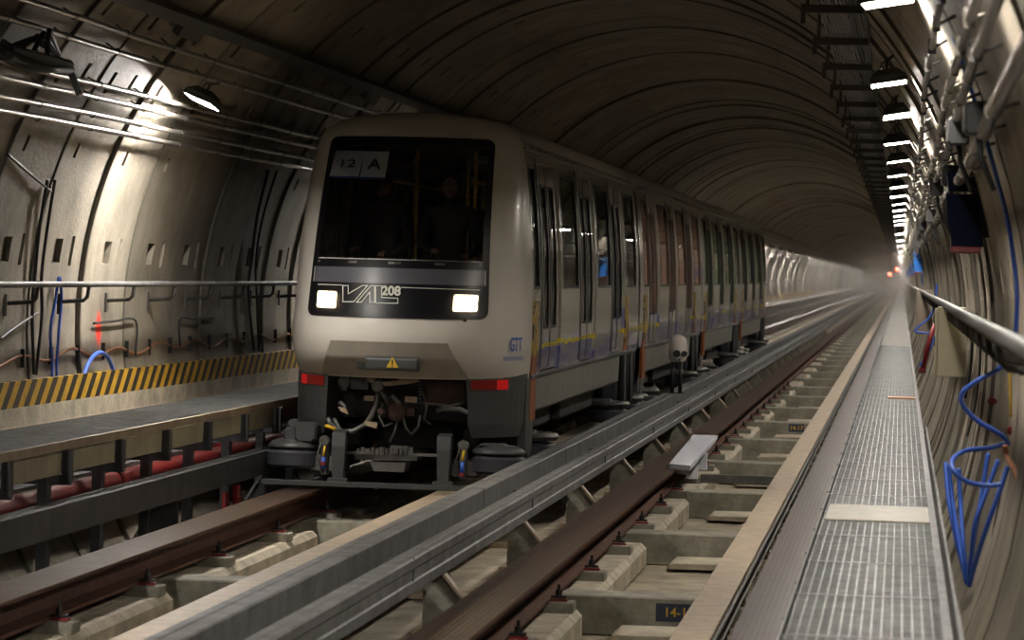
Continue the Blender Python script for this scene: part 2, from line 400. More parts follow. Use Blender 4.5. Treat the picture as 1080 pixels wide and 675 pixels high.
# ------------------------------------------------------------------ track bed
BAY, B0 = 5.55, 22.3
NB = 50
def trackbed(tc, side, sidelabel):
    cb = None
    # crossbeam: from plinth to plinth with a stepped underside
    b = MB(); b.box(-1.02, 1.02, 0, .40, -.28, 0, ch=.018)
    b.box(-1.3, -1.02, .03, .37, -.28, -.02, ch=.01); b.box(1.02, 1.3, .03, .37, -.28, -.02, ch=.01)
    cb = b.build('concrete_crossbeam', M['conc_grey'])
    cb.location = (tc, B0-BAY, -.25)
    for i in range(NB):
        o = cb if i == 0 else cb.copy()
        if i: C.objects.link(o)
        o.location = (tc+bend(B0+(i-1)*BAY), B0+(i-1)*BAY, -.25)
        if i < 8: lab = f'grey concrete crossbeam of the {side} track, {ordw(i)} one counted from the camera'
        else: lab = f'small distant concrete crossbeam of the {side} track, one of those beyond the eighth'
        tag(o, lab, 'concrete beam', f'concrete crossbeams of the {side} track')
    for sgn, nm in ((-1, 'left'), (1, 'right')):
        b = MB()
        L = BAY-.4-.5
        x0, x1 = (-.42, .30) if sgn < 0 else (-.30, .42)
        b.box(x0, x1, 0, L, -.235, 0, ch=.045)
        
        pl = b.build('concrete_plinth', M['conc_lite'])
        for i in range(NB):
            o = pl if i == 0 else pl.copy()
            if i: C.objects.link(o)
            y = B0+(i-1)*BAY+.42
            o.location = (tc+sgn*.845+(.02 if sgn < 0 else -.02), y, -.295)
            if i < 7: lab = f'pale concrete plinth under the {nm} running beam of the {side} track, {ordw(i)} from the camera'
            else: lab = f'distant pale plinth under the {nm} running beam of the {side} track, beyond the seventh'
            tag(o, lab, 'concrete plinth', f'plinths under the {nm} running beam of the {side} track')
trackbed(TL, 'left-hand', ''); trackbed(TR, 'right-hand', '')
# low duct covers lying in each bay
for tc, side in ((TR, 'right-hand'), (TL, 'left-hand')):
    b = MB(); rr = random.Random(3)
    b.loft([[(-.36, y+0, 0), (.62, y+.03, 0), (.60, y+.04, .05+dz), (-.30, y, .045+dz), (-.345, y-.01, .03)] for y, dz in ((0, 0), (.12, .02), (.4, .028), (.5, 0))])
    cv = b.build('duct_cover', M['conc_lite'])
    for i in range(22):
        o = cv if i == 0 else cv.copy()
        if i: C.objects.link(o)
        o.location = (tc+.02, B0+(i-1)*BAY-.62, FZ+.03)
        lab = f'low tan duct cover before the {ordw(i)} crossbeam of the {side} track' if i < 7 else f'distant low tan duct cover on the floor of the {side} track'
        tag(o, lab, 'duct cover', f'duct covers of the {side} track')

# ------------------------------------------------------------------ running beams with clips
def running_beam(cx, label, top='rail_rust'):
    t = thing('running_beam', label, 'rail', (cx, 0, 0))
    w, tf = .165, .022
    prof = [(-w, 0), (w, 0), (w, -tf), (.018, -tf-.006), (.018, -.19), (w*.85, -.20), (w*.85, -.222), (-w*.85, -.222), (-w*.85, -.20), (-.018, -.19), (-.018, -tf-.006), (-w, -tf)]
    b = MB(); b.extrude(prof, Ylong)
    for k in range(len(b.mi)): b.mi[k] = 1
    # top flange plate slightly proud with grooved lines
    b.cur = 0
    for g in range(9):
        x0 = -w+.006+g*(2*w-.012)/9; x1 = x0+(2*w-.012)/9-.004
        b.extrude([(x0, .0015), (x1, .0015), (x1, -.004), (x0, -.004)], Ylong, caps=False)
    b.build('beam', [M[top], M['rail_side']], t)
    # clips
    c = MB()
    for s in (-1, 1):
        c.box(.11, .25, -.035, .035, -.222, -.206) if s > 0 else c.box(-.25, -.11, -.035, .035, -.222, -.206)
    clip = c.build('rail_clip', M['redclip'], t)
    c = MB()
    for s in (-1, 1):
        c.disc((s*.19, 0, -.17), (0, 0, 1), .022, .05, 8); c.disc((s*.19, 0, -.135), (0, 0, 1), .011, .05, 6); c.box(s*.19-.05, s*.19+.05, -.028, .028, -.199, -.185)
    nut = c.build('clip_bolt', M['chassis'], clip)
    c = MB(); c.box(-.30, .30, -.10, .10, -.298, -.2225, ch=.008)
    pad = c.build('clip_pad', M['conc_grey'], clip)
    for i, y in enumerate([16.9+2.32*k for k in range(22)]):
        o = clip if i == 0 else copy_tree(clip, t)
        o.location = (0, y, 0)
    return t
running_beam(TL-.845, 'wide brown steel running beam emerging from under the left side of the train')
running_beam(TL+.845, 'wide steel running beam hidden under the right side of the train')
running_beam(TR-.855, 'wide brown grooved running beam with a warm glint, left rail of the empty track')
running_beam(TR+.845, 'dark brown running beam beside the right-hand walkway', 'rail_dark')

# ------------------------------------------------------------------ power rails with cream covers
def power_rail(cx, label):
    t = thing('power_rail', label, 'power rail', (cx, 0, 0))
    ys = [YN+2.4*k for k in range(180)]
    b = MB()
    for k in range(len(ys)-1):
        y0, y1 = ys[k]+.006, ys[k+1]
        b.box(-.115, .105, y0, y1, -.022, .012, ch=.006) if y1 < 70 else b.box(-.115, .105, y0, y1, -.022, .012)
    b.build('cover_board', M['cream'], t)
    b = MB(); b.extrude([(.02, -.03), (.12, -.03), (.12, -.05), (.08, -.06), (.08, -.12), (.11, -.14), (.0, -.14), (.04, -.12), (.04, -.06), (.02, -.05)], [YN, 430])
    b.build('conductor', M['chassis_grey'], t)
    b = MB(); b.box(-.05, .05, -.05, .05, -.27, -.135, ch=.01); b.disc((0, 0, -.2), (0, 0, 1), .065, .04, 12)
    br = b.build('insulator', M['rustbox'], t)
    for i in range(24):
        o = br if i == 0 else br.copy()
        if i: C.objects.link(o); o.parent = t
        o.location = (.03, 17.9+2.0*i, 0)
power_rail(-1.09, 'cream-covered power rail along the inside of the right running beam')
power_rail(-3.95, 'cream-covered power rail between the train and the central guide rails')

# ------------------------------------------------------------------ guide rails
def guide_rail(x_in, sgn, label, m, brk_side, y0b, two_tone=False):
    """x_in: face touched by the guide wheels, sgn: direction away from the track"""
    t = thing('guide_rail', label, 'guide rail', (0, 0, 0))
    o = x_in
    pr = [(o, .335), (o+sgn*.15, .335), (o+sgn*.15, .315), (o+sgn*.062, .305), (o+sgn*.06, .20), (o+sgn*.085, .185), (o+sgn*.15, .165), (o+sgn*.15, .13), (o, .13)]
    if x_in == TR-1.155: pr = [(o-.01, .335), (o-.115, .335), (o-.12, .33), (o-.12, .315), (o-.05, .305), (o-.05, .16), (o-.12, .15), (o-.12, .13), (o-.008, .13), (o, .138), (o, .195), (o-.010, .205), (o-.010, .265), (o, .275), (o, .325)]
    pr2 = [(o, .335), (o+sgn*.15, .335), (o+sgn*.158, .325), (o+sgn*.158, .165), (o+sgn*.15, .15), (o, .15)]
    P = pr2 if two_tone == 'flat' else pr
    b = MB(); b.extrude(P, Ylong)
    b.extrude([(o+sgn*.052, .3355), (o+sgn*.060, .340), (o+sgn*.068, .336)], Ylong)
    for j in range(60):           # rail joints: dark fishplate slits on the outer face
        y = 18.2+6.0*j
        b.box(min(o, o+sgn*.159), max(o, o+sgn*.159), y, y+.012, .15, .336)
    b.build('rail', m, t)
    c = MB()
    xb = o+sgn*.13
    # triangular gusset plate, sloping flange, foot plate
    q = [(o+sgn*.0, .13), (o+sgn*.14, .13), (o+sgn*.34, -.20), (o-sgn*.02, -.20)]
    c.loft([[(x, -.006, z) for x, z in q], [(x, .006, z) for x, z in q]])
    br = c.build('bracket', M['galv_dark'] if m is M['galv_dark'] else M['conc_grey'], t)
    c = MB()
    f = [(o+sgn*.13, .14), (o+sgn*.145, .145), (o+sgn*.352, -.20), (o+sgn*.335, -.20)]
    c.loft([[(x, -.045, z) for x, z in f], [(x, .045, z) for x, z in f]])
    f = [(o+sgn*.146, .14), (o+sgn*.152, .14), (o+sgn*.356, -.19), (o+sgn*.350, -.19)]
    for yy in (-.03, .0, .03): c.loft([[(x, yy-.006, z) for x, z in f], [(x, yy+.006, z) for x, z in f]])
    c.box(min(o-sgn*.05, o+sgn*.42), max(o-sgn*.05, o+sgn*.42), -.07, .07, -.235, -.20)
    fl = c.build('flange', M['cream'] if m is M['galv'] else M['galv'], br)
    for i in range(16):
        a = br if i == 0 else copy_tree(br, t)
        a.location = (0, y0b+4.25*i, 0)
    return t
guide_rail(TL-1.15, -1, 'dark grey guide rail left of the train, in front of the left walkway', M['galv_dark'], -1, 24.6)
guide_rail(TL+1.155, 1, 'grey guide rail right of the train, the farther of the central pair', M['galv'], 1, 21.5, 'flat')
guide_rail(TR-1.155, -1, 'grey guide rail left of the empty track, the nearer of the central pair', M['galv'], 1, 19.5)
guide_rail(TR+1.155, 1, 'grey guide rail tucked under the edge of the right walkway', M['galv_dark'], 1, 20)
# brackets of the nearer central rail face the empty track
t_ = [o for o in bpy.data.objects if o.get('label', '').startswith('grey guide rail left of the empty')][0]
x_in = TR-1.155
for o in list(t_.children):
    if o.name.startswith('bracket'):
        for ch in list(o.children): bpy.data.objects.remove(ch)
        bpy.data.objects.remove(o)
c = MB(); q = [(x_in-.13, .13), (x_in+.0, .13), (x_in+.28, -.20), (x_in-.13, -.20)]
c.loft([[(x, -.006, z) for x, z in q], [(x, .006, z) for x, z in q]]); br = c.build('bracket', M['conc_grey'], t_)
c = MB(); f = [(x_in-.01, .13), (x_in+.008, .135), (x_in+.29, -.20), (x_in+.27, -.20)]
c.loft([[(x, -.05, z) for x, z in f], [(x, .05, z) for x, z in f]])
f = [(x_in+.012, .12), (x_in+.018, .12), (x_in+.298, -.19), (x_in+.292, -.19)]
for yy in (-.033, .0, .033): c.loft([[(x, yy-.008, z) for x, z in f], [(x, yy+.008, z) for x, z in f]])
c.box(x_in-.18, x_in+.33, -.08, .08, -.24, -.20)
c.build('flange', M['cream'], br)
for i in range(24):
    a = br if i == 0 else copy_tree(br, t_)
    a.location = (0, 19.45+4.25*i, 0)
# concrete ledge between the two tracks
b = MB(); b.extrude([(TL+1.06, -.245), (TR-1.14, -.245), (TR-1.14, FZ+.002), (TL+1.06, FZ+.002)], [YN, 430], closed=True)
tag(b.build('median_ledge', M['conc_floor']), 'low concrete ledge under the central pair of guide rails', 'concrete ledge')

# ------------------------------------------------------------------ walkways
def grating(t, x0, x1, z, m, y0, yn, yf, px=.033, py=.10):
    b = MB()
    n = int((x1-x0)/px)
    for i in range(n+1):
        x = x0+(x1-x0)*i/n
        b.box(x-.0018, x+.0018, y0, yf, z-.028, z)
    y = y0
    while y < yn:
        b.box(x0, x1, y-.0045, y+.0045, z-.010, z+.001); y += py
    return b.build('grating', m, t)
def walkway(x0, x1, side, sgn):
    t = thing('walkway', f'steel grating walkway along the {side} wall of the tunnel', 'walkway')
    z = .745
    grating(t, x0+.02, x1-.02, z, M['grate'], 8, 62, 62, .036, .06)
    b = MB()
    y = 62
    while y < 400:                  # far panels: closed ribbed plates
        b.box(x0+.02, x1-.02, y, y+1.46, z-.02, z-.002); y += 1.5
    b.build('far_panel', M['farplate'], t)
    b = MB()                        # frames between panels
    y = 8.3
    while y < 62:
        b.box(x0, x1, y-.015, y+.015, z-.04, z+.002); y += 1.5
        b.build('panel_frame', M['galv'], t); b = MB()
    b = MB(); e0 = .02 if sgn < 0 else .004
    b.extrude([(x0-.004, z+.004), (x0+e0, z+.004), (x0+e0, z-.055), (x0-.004, z-.055)], [8, 400])
    b.extrude([(x1-.02, z+.006), (x1+.012, z+.006), (x1+.012, z-.055), (x1-.02, z-.055)], [8, 400])
    b.build('edge_strip', M['tan'] if sgn < 0 else M['galv'], t)
    xe = x1 if sgn < 0 else x0      # track side edge
    b = MB(); y = 9.5-.0
    while y < 110:
        b.box(xe-.02-(.03 if sgn < 0 else -.05), xe-(.03 if sgn < 0 else -.05), y+.05, y+1.45, z-.225, z-.06, ch=.006); y += 1.5
    b.build('fascia', M['fascia'], t)
    b = MB(); b.box(-.03, .03, -.045, .045, -.28, -.058)
    b.box(-.45, .03, -.03, .03, -.30, -.23) if sgn < 0 else b.box(-.03, .45, -.03, .03, -.30, -.23)
    p = b.build('bracket_post', M['galv_dark'], t)
    for i in range(36):
        o = p if i == 0 else p.copy()
        if i: C.objects.link(o); o.parent = t
        o.location = (xe+.0*sgn, 9.5+1.5*i, z)
    b = MB(); b.box(-.035, .035, -.06, .06, FZ-z, -.24); b.box(-.08, .08, -.09, .09, FZ-z, FZ-z+.02)
    p = b.build('leg', M['galv_dark'], t)
    for i in range(30):
        o = p if i == 0 else p.copy()
        if i: C.objects.link(o); o.parent = t
        o.location = (xe+sgn*.16, 9.5+1.5*i, z)
    return t
wl = walkway(-6.42, -5.64, 'left', -1)
wr = walkway(-.39, .205, 'right', 1)
# solid plate patch and dark strip lying on the right walkway
b = MB(); p0 = at(870, 540, Z=.745); b.box(-.36, .18, p0.y-.6, p0.y+.55, .7475, .752); 
tag(b.build('cover_plate', M['plate_tan']), 'smooth tan plate set across the right walkway grating', 'plate')
p = at(951, 420, Z=.75); b = MB(); b.box(p.x-.145, p.x+.145, p.y-.18, p.y+.08, .748, .765, ch=.006)
tag(b.build('wooden_slat', M['cable_brown']), 'short brown slat lying crosswise on the right walkway', 'slat')
# toe board on the wall side of the right walkway, near part
b = MB(); b.box(.215, .232, 9, 25.6, .55, .86, ch=.004)
tag(b.build('toe_board', M['galv']), 'pale metal toe board along the wall side of the right walkway', 'toe board')
# left: hazard board on a concrete kerb
b = MB(); b.extrude([(-6.47, .89), (-6.43, .89), (-6.43, 1.085), (-6.47, 1.085)], [8, 240])
tag(b.build('hazard_board', M['hazard']), 'yellow and black striped hazard board along the left wall', 'hazard board')
b = MB(); b.extrude([(-6.50, .70), (-6.425, .70), (-6.425, .89), (-6.50, .89)], [8, 400])
tag(b.build('kerb', M['conc_lite']), 'pale concrete kerb below the striped hazard board', 'kerb')
# red fire main with hydrants
t = thing('fire_main', 'red fire main running beneath the left walkway', 'pipe')
b = MB(); b.tube([(-5.95, y, .30) for y in (8, 20, 40, 200, 420)], .075, 14); b.build('pipe', M['red'], t)
b = MB(); b.disc((0, 0, 0), (0, 1, 0), .10, .09, 16, .01); cp = b.build('coupling', M['red'], t)
for i in range(14):
    o = cp if i == 0 else cp.copy()
    if i: C.objects.link(o); o.parent = t
    o.location = (-5.95, 20.2+3.9*i, .30)
b = MB(); b.extrude([(-6.3, .38), (-6.08, .38), (-6.08, .35), (-6.3, .35)], [8, 400])
b.extrude([(-6.28, .385), (-6.22, .44), (-6.16, .385)], [8, 400])
tag(b.build('cable_duct', M['galv']), 'pale cable duct behind the red pipe under the left walkway', 'cable duct')
t = thing('hydrant_post', 'short twin red post standing behind the left guide rail', 'hydrant', (-5.62, 27.1, FZ))
b = MB(); b.tube([(-.0, 0, 0), (0, 0, .62)], .035, 10); b.tube([(-.09, 0, 0), (-.09, 0, .55)], .03, 10); b.build('post', M['red'], t)
b = MB(); b.disc((0, 0, .5), (0, 0, 1), .05, .05, 12, .008); b.build('collar', M['red'], t)

# ------------------------------------------------------------------ left wall services
pipe_px = [((33, 4), (240, 67)), ((0, 18), (240, 87)), ((0, 67), (180, 104)), ((0, 84), (200, 122)), ((0, 103), (196, 139)), ((0, 121), (191, 149))]
PN = ['topmost', 'second from the top', 'third from the top', 'fourth from the top', 'fifth from the top', 'lowest']
for i, (p0, p1) in enumerate(pipe_px):
    a = (cyl_ang(p0, 3.5)[1]+cyl_ang(p1, 3.5)[1])/2
    t = thing('conduit', f'steel conduit high on the left wall, {PN[i]} of six', 'conduit', group='six conduits on the left wall')
    b = MB()
    pts = [wp(-5+1.5*k, a+.12*sin(k*1.7+i), 3.49) for k in range(20)]+[wp(y, a, 3.49) for y in (26, 27.5, 29, 40, 80, 200, 430)]+[wp(y, a, 3.49) for y in range(520, 700, 15)]
    pts.sort(key=lambda v: v.y)
    b.tube(pts, .021, 8); b.build('tube', M['pipe'], t)
    b = MB(); b.disc((0, 0, 0), (0, 1, 0), .025, .02, 10)
    dirv = Vector((cos(radians(a)), 0, sin(radians(a))))
    b.tube([(0, 0, 0), tuple(dirv*.12)], .006, 6)
    cl = b.build('clamp', M['hood'], t)
    for k in range(16):
        o = cl if k == 0 else cl.copy()
        if k: C.objects.link(o); o.parent = t
        o.location = wp(17.2+1.5*k+.13*i, a, 3.49)
# overhead duct
a = 137.3
t = thing('overhead_duct', 'long grey duct hung high on the left shoulder of the vault', 'duct')
b = MB(); q = []
for (da, r) in ((-.75, 3.57), (-.75, 3.47), (.7, 3.45), (.8, 3.57)): q.append(wp(0, a+da, r))
b.extrude([(p.x, p.z) for p in q], Ylong); b.build('channel', M['galv_dark'], t)
b = MB(); q = [wp(0, a+d_, r_) for d_, r_ in ((.9, 3.57), (.9, 3.52), (2.6, 3.50), (2.6, 3.57))]
b.loft([[(p.x, y_, p.z) for p in q] for y_ in (-.75, .0)])
hb = b.build('hanger', M['hood'], t)
for k in range(9):
    o = hb if k == 0 else hb.copy()
    if k: C.objects.link(o); o.parent = t
    o.location = (0, 21.0+4.4*k, 0)
# handrails
def handrail(X, z, y0, y1, label, side, r, wob=0, angb=174.5, bname='bracket'):
    t = thing('handrail', label, 'handrail')
    b = MB(); n = 90
    pts = []
    y = y0
    while y < y1:
        w = wob*sin(y*1.3)*max(0, (24-y)/14) if y < 24 else 0
        pts.append((X+bend(y)+w*.4, y, z+w)); y += .5 if y < 30 else (3 if y < 100 else 12)
    b.tube(pts, r, 10); b.build('rail', M['galv'] if side < 0 else M['rail_grey'], t)
    wallx = XC+side*sqrt(RR*RR-(z-.12-ZC)**2)
    c = MB(); c.tube([(X, 0, z-.02), (X+side*.01, 0, z-.10), (X+side*.04, 0, z-.13), (wallx+side*.02, 0, z-.15)], .016, 8)
    c.box(wallx-.02*side-.01, wallx-.02*side+.01, -.03, .03, z-.24, z-.08)
    br = c.build('bracket', M['hood'], t)
    for k in range(34):
        o = br if k == 0 else br.copy()
        if k: C.objects.link(o); o.parent = t
        o.location = (0, 12.65+1.5*k, 0)
    return t
handrail(-6.33, 1.80, 6, 690, 'pale tubular handrail along the left wall', -1, .024)
handrail(.38, 1.80, 4, 690, 'thick grey handrail along the right wall, blurred close to the camera', 1, .036, .0)
# copper cable on left wall with small clips
t = thing('earthing_cable', 'thin copper-coloured cable looping just above the hazard board', 'cable')
b = MB(); pts = []
y = 12
while y < 60:
    a_ = 184.3+.55*sin(y*4.2)+.2*sin(y*1.7); pts.append(wp(y, a_, 3.575)); y += .12
b.tube(pts, .011, 6); b.build('cable', M['cable_brown'], t)
b = MB(); b.box(-.012, .02, -.012, .012, -.09, .05); cl = b.build('clip', M['cable_dark'], t)
for k in range(22):
    o = cl if k == 0 else cl.copy()
    if k: C.objects.link(o); o.parent = t
    p = wp(20.3+.82*k, 183.9, 3.575); o.location = p
def wall_cable(name, label, m, r, pts, cat='cable'):
    """pts: (Y, angle, radius)"""
    b = MB(); P = [wp(*p) for p in pts]; Q = []
    for i in range(len(P)-1):
        for k in range(6):
            tt = k/6; p0 = P[max(i-1, 0)]; p1 = P[i]; p2 = P[i+1]; p3 = P[min(i+2, len(P)-1)]
            Q.append(.5*((2*p1)+(p2-p0)*tt+(2*p0-5*p1+4*p2-p3)*tt*tt+(3*p1-p0-3*p2+p3)*tt**3))
    Q.append(P[-1]); b.tube(Q, r, 8)
    return tag(b.build(name, m), label, cat)
def wc(px_list, r=3.56): return [(*cyl_ang(p, r), r) for p in px_list]
wall_cable('blue_cable', 'left one of two thin blue cables hanging below the left handrail', M['cable_blue'], .012, wc([(62, 292), (58, 320), (53, 350), (55, 380), (55, 398)]))
wall_cable('blue_cable', 'right one of two thin blue cables hanging below the left handrail', M['cable_blue'], .012, wc([(63, 292), (65, 315), (62, 350), (60, 380), (60, 400)]))
wall_cable('blue_cable', 'pale blue cable loop standing up behind the hazard board', M['cable_blue'], .018, wc([(88, 398), (93, 384), (103, 372), (113, 376), (120, 392)], 3.5))
wall_cable('dark_cable', 'left one of two dark cables crossing the left wall by a ring joint', M['cable_dark'], .013, wc([(50, 190), (42, 240), (37, 290), (34, 330), (36, 395)]))
wall_cable('dark_cable', 'right one of two dark cables crossing the left wall by a ring joint', M['cable_dark'], .013, wc([(58, 190), (50, 240), (44, 290), (44, 335), (38, 395)]))
wall_cable('dark_cable', 'dark cable dropping down the left wall close beside the train', M['cable_dark'], .016, wc([(283, 180), (272, 225), (266, 270), (262, 310), (268, 370)]))
wall_cable('dark_cable', 'second dark cable down the left wall nearest the train front', M['cable_dark'], .012, wc([(292, 180), (277, 230), (270, 275), (271, 320), (273, 370)]))
wall_cable('dark_cable', 'short dark cable running level behind the red paint mark', M['cable_dark'], .010, wc([(99, 341), (120, 339), (143, 338), (143, 375)]))
wall_cable('dark_cable', 'short level dark cable on the left wall below the handrail middle', M['cable_dark'], .010, wc([(190, 365), (190, 337), (205, 336), (225, 335)]))
wall_cable('dark_cable', 'sloping dark cable at the far left edge of the wall', M['cable_dark'], .010, wc([(0, 358), (20, 343), (40, 330)]))
wall_cable('dark_cable', 'slanting dark cable on the upper left wall under the conduits', M['cable_dark'], .010, wc([(8, 163), (30, 182), (54, 202)]))
# junction box beside the conduits
t = thing('junction_box', 'dark cable box with a pale bracket among the upper left conduits', 'junction box', wp(21.5, 147.5, 3.36))
b = MB(); b.box(-.07, .07, -1.2, .35, -.03, .07, ch=.02)
for k in range(7): b.tube([(-.07+.02*k, -1.3, .02+.03*(k % 3)), (-.08+.03*k, -.4, -.04-.01*(k % 2)), (-.05+.02*k, .3, .0)], .02, 7)
b.build('box', M['black'], t)
b = MB(); 
for k in range(4): b.tube([(-.1+.05*k, -.9+.2*k, .05), (-.06+.04*k, -.3, .17+.02*k), (0, .2, .10)], .018, 7)
b.build('cable_bundle', M['black'], t)
b = MB(); b.box(-.02, .02, .5, .56, -.17, .06, Matrix.Rotation(-.4, 4, 'Y')); b.build('bracket', M['galv'], t)

# ------------------------------------------------------------------ lamps
def lamp_proto(name):
    t = bpy.data.objects.new(name, None); C.objects.link(t)
    b = MB()   # hood: flared trapezoid shell
    w, l, h = .135, .16, .10
    top = [(-.07, -.07, h), (.07, -.07, h), (.07, .07, h), (-.07, .07, h)]
    bot = [(-w, -l, 0), (w, -l, 0), (w, l, 0), (-w, l, 0)]
    mid = [(-w*.9, -l*.9, .05), (w*.9, -l*.9, .05), (w*.9, l*.9, .05), (-w*.9, l*.9, .05)]
    b.loft([top, mid, bot], False); b.add(top, [(0, 1, 2, 3)])
    b.add([(-w, -l, 0), (w, -l, 0), (w, l, 0), (-w, l, 0), (-w+.012, -l+.012, -.006), (w-.012, -l+.012, -.006), (w-.012, l-.012, -.006), (-w+.012, l-.012, -.006)],
          [(0, 1, 5, 4), (1, 2, 6, 5), (2, 3, 7, 6), (3, 0, 4, 7)])
    hood = b.build('hood', M['hood'], t)
    b = MB(); b.box(-w+.014, w-.014, -l+.014, l-.014, -.005, -.004)
    b.build('light_panel', M['lampglow'], t)
    b = MB(); b.tube([(0, 0, h), (0, .02, h+.06), (.06, .04, h+.10)], .012, 8); b.tube([(-.06, 0, h*.8), (-.03, 0, h+.05), (.0, 0, h+.06)], .008, 6)
    b.build('swivel_arm', M['hood'], t)
    return t
lp = lamp_proto('tunnel_lamp')
RL = [(-.10, 5.5), (-.10, 10.9), (-.11, 16.3), (-.13, 23.04), (-.07, 27.5), (-.09, 33.0), (-.08, 38.0), (-.1, 43.2), (-.08, 48.4), (-.1, 53.8)]
y = 59.2
while y < 790: RL.append((-.09, y)); y += 5.4 if y < 130 else 10.8  # spacing doubles far away
nvis = 0
for i, (X, y) in enumerate(RL):
    o = lp if i == 0 else copy_tree(lp)
    o.location = (X+bend(y), y, 3.40); o.rotation_euler = (radians({3: -1.5, 4: -5}.get(i, 0 if i < 14 else .7)), radians(-9), radians(4*sin(i*2.1)))
    if i < 2: lab = 'tunnel lamp on the right above and behind the viewpoint'
    elif i < 12: lab = f'glowing hooded lamp over the right walkway, {ordw(i-2)} of the visible row from the top'
    else: lab = 'tiny glowing lamp far down the row over the right walkway'
    tag(o, lab, 'lamp', 'lamps over the right walkway')
LLAMP = [4.6, 15.2, 25.8, 36.4]+[47.0+10.6*k for k in range(70)]
for i, y in enumerate(LLAMP):
    o = copy_tree(lp) if i == 0 else copy_tree(lampL)
    if i == 0:
        lampL = o
        for ch in o.children:
            if ch.name.startswith('light_panel'):
                ch.data = ch.data.copy(); ch.data.materials[0] = M['lampglow_left']
    o.location = (-5.72+bend(y), y, 3.31)
    o.rotation_euler = (radians(-9 if i == 2 else 3), radians(22), radians(-5))
    if i < 2: lab = 'tunnel lamp high on the left wall outside the picture'
    elif i == 2: lab = 'glowing hooded lamp high on the left wall, in front of the train'
    elif i < 10: lab = 'lamp on the left wall hidden behind the train'
    else: lab = 'tiny distant lamp on the left wall beyond the train'
    tag(o, lab, 'lamp', 'lamps along the left wall')

# ------------------------------------------------------------------ ceiling cable tray, right side
t = thing('cable_tray', 'dark ribbed cable tray hung from the right shoulder of the vault', 'cable tray')
b = MB(); y = 9.9
while y < 240:
    for q in range(8):
        x = -.61+.19*q/8
        b.extrude([(x, 3.83), (x+.015, 3.83), (x+.015, 3.842), (x, 3.842)], [y+.03, y+2.9])
    y += 2.93
b.build('rib_strip', M['galv'], t)
b = MB(); b.box(-.70, -.30, -.03, .03, 3.77, 3.825, ch=.008); b.box(-.72, -.69, -.03, .03, 3.70, 3.83)
b.tube([(-.68, 0, 3.80), (-.68, 0, 4.24)], .014, 6); b.tube([(-.33, 0, 3.80), (-.36, 0, 3.95)], .014, 6)
b.box(-.62, -.40, -.02, .02, 3.845, 3.86)
rg = b.build('hanger', M['hood'], t)
for k in range(70):
    o = rg if k == 0 else rg.copy()
    if k: C.objects.link(o); o.parent = t
    o.location = (0, 9.88+2.93*k, 0)
b = MB()
for j in range(6):
    b.tube([(-.405+.02*j+.008*sin(yy*.7+j), yy, 3.84+.012*(j % 3)) for yy in [8+1.46*k for k in range(60)]]+[(-.405+.02*j, yy, 3.84) for yy in (120, 200, 400)], .014, 6)
b.build('cable_bundle', M['cable_dark'], t)

# ------------------------------------------------------------------ right wall services
for i, (a, r, rp, lab) in enumerate([(27.8, 3.51, .015, 'highest steel conduit on the right wall above the walkway'),
                                      (24.2, 3.51, .019, 'bright steel conduit on the right wall, second from the top'),
                                      (22.1, 3.50, .021, 'thick steel conduit on the right wall, third from the top'),
                                      (18.8, 3.50, .03, 'dull conduit at the upper right corner, lowest on the right wall')]):
    t = thing('conduit', lab, 'conduit', group='conduits on the right wall')
    b = MB(); pts = []; y = 2
    while y < 430:
        w = .28*sin(y*.4+i*1.3)*(1 if y < 60 else .3); pts.append(wp(y, a+w, r)); y += .9 if y < 60 else 6
    b.tube(pts, rp, 8); b.build('tube', M['pipe'], t)
    b = MB(); b.disc((0, 0, 0), (0, 1, 0), rp+.006, .04, 10); d = Vector((cos(radians(a)), 0, sin(radians(a)))); b.tube([(0, 0, 0), tuple(d*.10)], .008, 6)
    b.box(-.02, .02, -.015, .015, -.03, .045)
    cl = b.build('clamp', M['pipe'] if i % 2 else M['hood'], t)
    for k in range(60):
        o = cl if k == 0 else cl.copy()
        if k: C.objects.link(o); o.parent = t
        yy = 11.3+1.5*k+.25*i; o.location = wp(yy, a+.28*sin(yy*.4+i*1.3)*(1 if yy < 60 else .3), r)
for k in range(7):
    y = [13.6, 16.6, 21, 26.6, 34, 45, 60][k]
    t = thing('junction_box', ['small dark junction box between the right conduits, nearest the camera', 'dark junction box under the right conduits beside the second lamp',
              'third dark junction box among the right conduits', 'fourth dark junction box among the right conduits', 'fifth dark junction box among the right conduits',
              'sixth dark junction box among the right conduits', 'farthest dark junction box among the right conduits'][k], 'junction box', wp(y, 19.8+1.5*(k % 2), 3.50))
    b = MB(); b.box(-.06, .05, -.10, .10, -.07, .07, ch=.012); b.build('box', M['cable_dark'], t)
    b = MB(); b.box(-.068, -.06, -.085, .085, -.055, .055); b.build('lid', M['hood'], t)
    b = MB(); b.tube([(0, 0, -.07), (.01, 0, -.16), (.07, 0, -.3)], .013, 6); b.build('cable_tail', M['cable_dark'], t)
